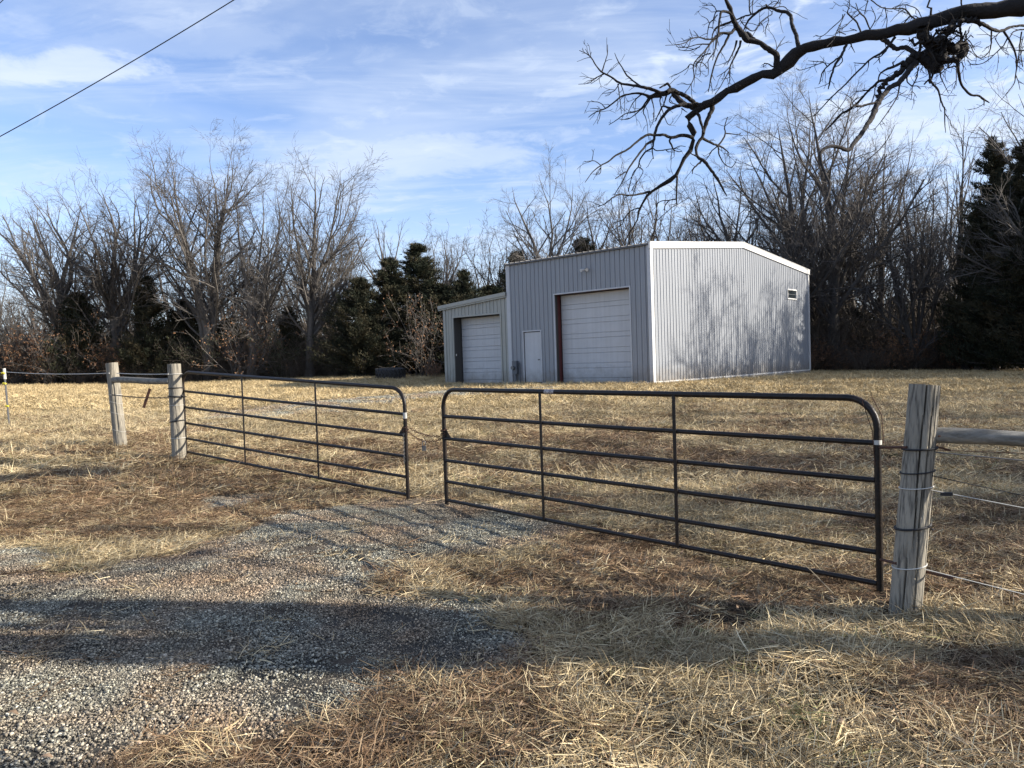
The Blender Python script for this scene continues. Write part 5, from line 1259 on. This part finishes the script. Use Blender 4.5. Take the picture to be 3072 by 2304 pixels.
    # trunk and the rest of the crown stand to the right of the frame
    tb = [(np.array([[0, 0, -.2], [.02, 0, 1.5], [0, 0, 3.4], [.1, -.1, 5.2], [.3, -.3, 7.5], [.5, -.2, 10.0]]), np.array([.46, .34, .31, .27, .2, .1]), 16)]
    v, f = tubes_np(tb); obj('trunk', np_mesh('trunk', v, f, [M_DBARK], True), root)
    cr = []
    for p, d, ln in (((9.55, 2.5, 6.1), (.7, .8, .0), 3.8), ((9.25, 3.5, 6.3), (.9, .3, -.1), 3.6), ((8.9, 4.4, 6.5), (.6, .9, -.2), 4.2), ((8.5, 5.3, 6.6), (1, .2, -.25), 4.2), ((8.0, 6.2, 6.5), (.8, .7, -.1), 3.6)):
        q, r = grow(np.array(p)-org, d, ln, .045, 8, .16, -.02); cr.append((q, r, 6)); spawn(cr, q, r, 0, [(6, .15, .5, .8, .16, .0, 5, 4), (6, .15, .5, .7, .16, 0, 3, 3)], .005)
    for (z, a, ln) in ((6.6, -1.4, 5.0), (7.4, .2, 4.5), (8.2, 3.6, 3.6), (9.0, 2.0, 3.4), (9.6, -.6, 3.2), (10, 1.4, 2.6)):
        q, r = grow((.2, -.1, z), (math.cos(a), math.sin(a), .45), ln, .10, 8, .12, .05); cr.append((q, r, 7)); spawn(cr, q, r, 0, [(8, .2, .5, .7, .1, .05, 5, 4), (5, .15, .5, .7, .12, .03, 3, 3)], .006)
    v, f = tubes_np(cr); obj('crown', np_mesh('crown', v, f, [M_DBARK], True), root)
limb()
tm_, cm_ = tree_meshes([[np.array(p, float) for p in l] for l in ([(0, 0, 0), (0, 0, 3), (.1, 0, 6), (.4, .1, 9.5)], [(0, 0, 0), (0, .1, 2.8), (-1.2, 1.3, 4.3), (-3.6, 2.45, 4.85), (-7.0, 2.75, 5.1), (-9.8, 2.9, 5.7)], [(-4.6, 2.6, 4.93), (-6.0, 2.95, 4.95), (-8.0, 3.2, 5.1), (-10.4, 3.3, 5.5)], [(-4.4, 2.55, 4.92), (-5.6, 2.35, 5.1), (-7.6, 2.45, 5.35), (-9.8, 2.4, 5.9)], [(0, 0, 0), (.1, 0, 3.4), (1.2, -.6, 6), (2.2, -1, 9)])], .46, [(7, .45, .30, .74, .10, .05, 6, 5), (4, .15, .5, .7, .12, .03, 4, 3), (3, .15, .5, .7, .12, .03, 3, 3)], .007, M_DBARK)  # unseen tree added to shade the drive; limbs run parallel to widen the band
put_tree('bare_tree', 'dark leafless tree added beyond the frame, its parallel limbs shading the drive', 'tree', None, (16.0, .3, gz(16, .3)-.1), tm_, cm_)

# ------------------------------------------------------------------ grass
def straw_mat(name, c1, c2, c3, rnd):
    m = bpy.data.materials.new(name); m.use_nodes = True; nt = m.node_tree; N = nt.nodes; L = nt.links; p = N['Principled BSDF']
    p.inputs['Roughness'].default_value = .75; p.inputs['Specular IOR Level'].default_value = .25
    at_ = N.new('ShaderNodeAttribute'); at_.attribute_name = 'tone'
    r = N.new('ShaderNodeValToRGB'); L.new(at_.outputs['Fac'], r.inputs[0]); e = r.color_ramp.elements
    e[0].color = (*c1, 1); e[1].color = (*c3, 1); k = e.new(.5); k.color = (*c2, 1)
    oi = N.new('ShaderNodeObjectInfo'); mr = N.new('ShaderNodeMapRange'); mr.inputs[3].default_value = 1-rnd; mr.inputs[4].default_value = 1+rnd; L.new(oi.outputs['Random'], mr.inputs[0])
    tc = N.new('ShaderNodeNewGeometry'); n = N.new('ShaderNodeTexNoise'); n.inputs['Scale'].default_value = .9; n.inputs['Detail'].default_value = 3; L.new(tc.outputs['Position'], n.inputs['Vector'])
    m3 = N.new('ShaderNodeMapRange'); m3.inputs[1].default_value = .35; m3.inputs[2].default_value = .65; m3.inputs[3].default_value = .72; m3.inputs[4].default_value = 1.18; L.new(n.outputs['Fac'], m3.inputs[0])
    mu = N.new('ShaderNodeMath'); mu.operation = 'MULTIPLY'; L.new(mr.outputs[0], mu.inputs[0]); L.new(m3.outputs[0], mu.inputs[1])
    h = N.new('ShaderNodeHueSaturation'); L.new(mu.outputs[0], h.inputs['Value']); L.new(r.outputs[0], h.inputs['Color'])
    L.new(h.outputs[0], p.inputs['Base Color']); return m
M_STRAW = straw_mat('dry_grass', (.10, .06, .032), (.48, .37, .205), (.80, .70, .47), .30)
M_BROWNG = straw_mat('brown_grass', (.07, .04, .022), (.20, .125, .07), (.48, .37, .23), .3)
M_GREENG = straw_mat('green_grass', (.07, .08, .03), (.20, .20, .08), (.45, .42, .2), .2)
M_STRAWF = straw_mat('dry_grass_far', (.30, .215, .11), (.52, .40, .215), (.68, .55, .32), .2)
def blades(seed, n, rad, lmin, lmax, wmin, wmax, flat, green=.04, m=None, comb=None):
    g = np.random.default_rng(seed); V = []; F = []; T = []
    for i in range(n):
        a = g.uniform(0, 6.283); r = rad*math.sqrt(g.random()); p = np.array([r*math.cos(a), r*math.sin(a), g.uniform(0, .015)])
        el = math.radians(g.uniform(1, 19)) if g.random() < flat else math.radians(g.uniform(30, 78))
        az = g.uniform(0, 6.283) if comb is None else g.normal(comb, .7)
        L = g.uniform(lmin, lmax)*(1 if el < .4 else .75); w = g.uniform(wmin, wmax); tone = np.clip(g.normal(.55, .25), 0, 1)
        d = np.array([math.cos(az)*math.cos(el), math.sin(az)*math.cos(el), math.sin(el)]); b = len(V)
        roll = g.uniform(-1.1, 1.1); ns = 3; cur = p.copy(); bend = np.array([g.normal(0, .28), g.normal(0, .28), g.uniform(-.75, -.1) if el > .4 else g.uniform(-.2, .12)])
        for s in range(ns+1):
            sd = np.cross(d, [0, 0, 1]); nn = np.linalg.norm(sd); sd = sd/nn if nn > 1e-6 else np.array([1, 0, 0]); up_ = np.cross(sd, d); sv = sd*math.cos(roll)+up_*math.sin(roll)
            ww = w*(1, .95, .7, .12)[s]
            V += [cur-sv*ww, cur+sv*ww]; T += [tone*(.8+.2*s/ns)]*2
            if s < ns: F.append((b+2*s, b+2*s+1, b+2*s+3, b+2*s+2))
            cur = cur+d*L/ns; cur[2] = max(cur[2], .002); d = unit(d+bend/ns)
    return np_mesh('tuft', np.array(V), np.array(F), [m or M_STRAW], False, {'tone': T})
TUFT = [blades(100+i, 62, .14, .04, .15, .0009, .0023, .93) for i in range(7)]+[blades(150, 50, .12, .04, .12, .001, .002, .6, m=M_GREENG)]+[blades(120+i, 54, .13, .07, .21, .0010, .0024, .90, comb=0.0) for i in range(3)]
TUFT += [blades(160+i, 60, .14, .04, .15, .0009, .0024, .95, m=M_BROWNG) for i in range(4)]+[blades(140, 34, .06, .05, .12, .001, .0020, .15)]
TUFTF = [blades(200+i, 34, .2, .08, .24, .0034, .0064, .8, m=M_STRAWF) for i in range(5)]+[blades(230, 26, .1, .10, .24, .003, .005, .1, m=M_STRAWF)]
def in_building(x, y):
    lx = -((x-BF[0])*EU[0]+(y-BF[1])*EU[1]); ly = (x-BF[0])*EV[0]+(y-BF[1])*EV[1]
    return (lx > -11.5) & (lx < .05) & (ly > -.02) & (ly < 15.9)
def field(n, y0, y1, seed, side=.80, p=1.0):
    g = np.random.default_rng(seed); y = np.sqrt(g.uniform(y0**2, y1**2, n)); x = g.uniform(-1, 1, n)*(side*y+1.2); return x, y, g
def make_grass(name, n, y0, y1, seed, protos, smin, smax, label, thin=1.0):
    x, y, g = field(n, y0, y1, seed, 1.05 if y1 < 25 else .85); gm = gravel(x, y); fg = fargravel(x, y); br = bare(x, y)
    clump = fbm(x, y, 1.6, 3, 77)
    keep = (g.random(n) > gm*.985) & (g.random(n) > fg*.93) & (g.random(n) > br*.72) & ~in_building(x, y) & (g.random(n) < .45+1.1*clump)
    pd = np.hypot(x-2.36, y-4.83); keep &= ~((pd < .11)); x, y = x[keep], y[keep]; n = len(x)
    idx = g.integers(0, len(protos), n); rot = g.uniform(0, 6.283, n)
    comb = (idx >= 8) & (idx < 11) if len(protos) > 8 else np.zeros(n, bool); rot = np.where(comb, fbm(x, y, .5, 2, 31)*12+g.normal(0, .5, n), rot)
    if len(protos) > 8:
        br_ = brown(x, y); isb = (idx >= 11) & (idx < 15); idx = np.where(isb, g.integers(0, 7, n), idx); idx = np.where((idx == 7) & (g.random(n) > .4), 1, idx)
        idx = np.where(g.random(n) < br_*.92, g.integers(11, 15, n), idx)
    up = idx == len(protos)-1; rare = up & (g.random(n) > (.3 if len(protos) > 8 else .5)); idx = np.where(rare, 0, idx)
    s = g.uniform(smin, smax, n)*(.7+.6*fbm(x, y, 2.2, 2, 55))
    def gd(A, B):
        ab = (B-A)[:2]; t = np.clip(((x-A[0])*ab[0]+(y-A[1])*ab[1])/(ab@ab), 0, 1); return np.hypot(x-A[0]-t*ab[0], y-A[1]-t*ab[1])
    ng = np.minimum(gd(GLa, GLb), gd(GRa, GRb)) < .3; s = np.where(ng, s*.6, s); idx = np.where(ng & (idx == len(protos)-1), 0, idx)
    z = hgt(x, y)-.004
    scatter(name, np.stack([x, y, z], 1), protos, rot, (g.normal(0, .12, n), g.normal(0, .12, n)), s, idx, label=label)
make_grass('near_grass', 23500, 1.9, 9.5, 1, TUFT, .75, 1.25, 'matted dry straw grass in the foreground')
make_grass('middle_grass', 27500, 9.0, 21, 2, TUFT, 1.2, 1.9, 'matted dry grass around and behind the gates')
make_grass('far_grass', 32000, 20, 47, 3, TUFTF, .8, 1.35, 'pale dry grass of the far field')
g = np.random.default_rng(44); pp = []
for (cx, cy, rr_) in ((2.49, 4.837, .13), (-5.273, 11.873, .14), (-6.79, 13.04, .14), (-11.62, 17.44, .06)):
    for _ in range(16): a = g.uniform(0, 6.283); r = rr_+abs(g.normal(0, .07)); pp.append((cx+r*math.cos(a), cy+r*math.sin(a)))
pp = np.array(pp); n = len(pp); scatter('post_foot_grass', np.c_[pp, hgt(pp[:, 0], pp[:, 1])-.005], [TUFT[-1], TUFT[0], TUFT[12]], g.uniform(0, 6.28, n), (g.normal(0, .2, n), g.normal(0, .2, n)), g.uniform(.7, 1.5, n), g.integers(0, 3, n), label='dry grass tufts round the feet of the posts')
# a few dry stems poke through the gravel and litter its margins
x, y, g = field(5200, 1.9, 10, 9, .75); gm = gravel(x, y); edge = fbm(x, y, 1.3, 3, 66)
k = (gm > .5) & (g.random(len(x)) < np.clip((edge-.46)*1.6, .015, .5)); x, y = x[k], y[k]; n = len(x)
SPR = [blades(300+i, 7, .14, .05, .16, .001, .002, .85) for i in range(4)]
scatter('strewn_straw', np.stack([x, y, hgt(x, y)+.008], 1), SPR, g.uniform(0, 6.28, n), (g.normal(0, .1, n), g.normal(0, .1, n)), g.uniform(.7, 1.3, n), g.integers(0, 4, n), label='loose straw strewn over the gravel')

# ------------------------------------------------------------------ gravel stones
def stone_mat():
    m = bpy.data.materials.new('gravel_stone'); m.use_nodes = True; nt = m.node_tree; N = nt.nodes; L = nt.links; p = N['Principled BSDF']; p.inputs['Roughness'].default_value = .9; p.inputs['Specular IOR Level'].default_value = .25
    a = N.new('ShaderNodeAttribute'); a.attribute_name = 'tone'; r = N.new('ShaderNodeValToRGB'); L.new(a.outputs['Fac'], r.inputs[0]); e = r.color_ramp.elements
    e[0].color = (.045, .044, .038, 1); e[1].color = (.62, .60, .50, 1)
    for t, c in ((.35, (.165, .158, .130, 1)), (.6, (.315, .305, .245, 1)), (.8, (.46, .44, .345, 1))): q = e.new(t); q.color = c
    g = N.new('ShaderNodeNewGeometry'); n = N.new('ShaderNodeTexNoise'); n.inputs['Scale'].default_value = 1.1; n.inputs['Detail'].default_value = 3; L.new(g.outputs['Position'], n.inputs['Vector'])
    mr = N.new('ShaderNodeMapRange'); mr.inputs[1].default_value = .42; mr.inputs[2].default_value = .62; L.new(n.outputs['Fac'], mr.inputs[0])
    mx = N.new('ShaderNodeMix'); mx.data_type = 'RGBA'; mx.blend_type = 'MULTIPLY'; L.new(mr.outputs[0], mx.inputs[0]); L.new(r.outputs[0], mx.inputs[6]); mx.inputs[7].default_value = (1.08, .84, .72, 1)
    L.new(mx.outputs[2], p.inputs['Base Color']); return m
M_STONE = stone_mat()
def stones(seed, n, rad, smin, smax):
    g = np.random.default_rng(seed); bm = bmesh.new(); bmesh.ops.create_icosphere(bm, subdivisions=1, radius=1.0); bv = np.array([v.co[:] for v in bm.verts]); bf = np.array([[v.index for v in f.verts] for f in bm.faces]); bm.free()
    V = []; F = []; T = []
    for i in range(n):
        a = g.uniform(0, 6.283); r = rad*math.sqrt(g.random()); s = smin+(smax-smin)*g.random()**3
        v = (bv+g.normal(0, .20, bv.shape))*np.array([1, g.uniform(.6, .95), g.uniform(.4, .7)])*s
        e = Euler((g.uniform(-.5, .5), g.uniform(-.5, .5), g.uniform(0, 6.28))).to_matrix(); v = v@np.array(e).T
        v += np.array([r*math.cos(a), r*math.sin(a), s*.25+g.uniform(0, .004)]); F.append(bf+len(bv)*i); V.append(v); T += [np.clip(g.normal(.47, .22), 0, 1)]*len(bv)
    return np_mesh('stones', np.concatenate(V), np.concatenate(F), [M_STONE], False, {'tone': T})
STN = [stones(i, 120, .1, .0022, .0075) for i in range(6)]+[stones(20+i, 100, .1, .0028, .0115) for i in range(3)]
x, y, g = field(42000, 1.9, 10.5, 5, .75); gm = gravel(x, y); k = (gm > .35) | (g.random(len(x)) < gm*.5) ; x, y = x[k], y[k]; n = len(x)
thin = fbm(x, y, .9, 3, 40); k = g.random(n) < np.clip(-.15+1.9*thin, .3, 1); x, y = x[k], y[k]; n = len(x)
idx = np.where(fbm(x, y, 1.2, 2, 12)+g.normal(0, .12, n) > .56, g.integers(6, 9, n), g.integers(0, 6, n))
scatter('gravel', np.stack([x, y, hgt(x, y)-.001], 1), STN, g.uniform(0, 6.28, n), (g.normal(0, .05, n), g.normal(0, .05, n)), g.uniform(.8, 1.2, n), idx, label='crushed limestone gravel of the drive')
x, y, g = field(30000, 14, 34, 6, .5); fgm = fargravel(x, y); k = g.random(len(x)) < fgm*.55; x, y = x[k], y[k]; n = len(x)
scatter('far_gravel', np.stack([x, y, hgt(x, y)], 1), STN, g.uniform(0, 6.28, n), (np.zeros(n), np.zeros(n)), g.uniform(1.6, 2.8, n), g.integers(0, 9, n), label='thin pale gravel of the worn track beyond the gate')
# dead leaves
def leaf(seed):
    g = np.random.default_rng(seed); L = g.uniform(.020, .036); W = L*g.uniform(.3, .5); V = []; F = []
    for i in range(6):
        f = i/5; w = W*math.sin(math.pi*min(.97, f*.9+.08))*(1+g.normal(0, .15)); z = .012*math.sin(f*3)+.01; V += [(L*(2*f-1), -w, z+w*g.uniform(.2, .7)), (L*(2*f-1), 0, z), (L*(2*f-1), w, z+w*g.uniform(.2, .7))]
    for i in range(5):
        for j in range(2): F.append((i*3+j, i*3+j+1, i*3+j+4, i*3+j+3))
    return np_mesh('leaf', np.array(V), np.array(F), [M_LEAF], True)
x, y, g = field(4200, 2.0, 14, 15, .75); k = (g.random(len(x)) > gravel(x, y)*.9) & (g.random(len(x)) < .25+.6*np.maximum(x > -1, brown(x, y))); x, y = x[k], y[k]; n = len(x)
scatter('fallen_leaves', np.stack([x, y, hgt(x, y)+g.uniform(.01, .035, n)], 1), [leaf(i) for i in range(6)], g.uniform(0, 6.28, n), (g.normal(0, .5, n), g.normal(0, .5, n)), g.uniform(.5, 1.0, n), g.integers(0, 6, n), label='curled brown dead leaves lying in the grass')
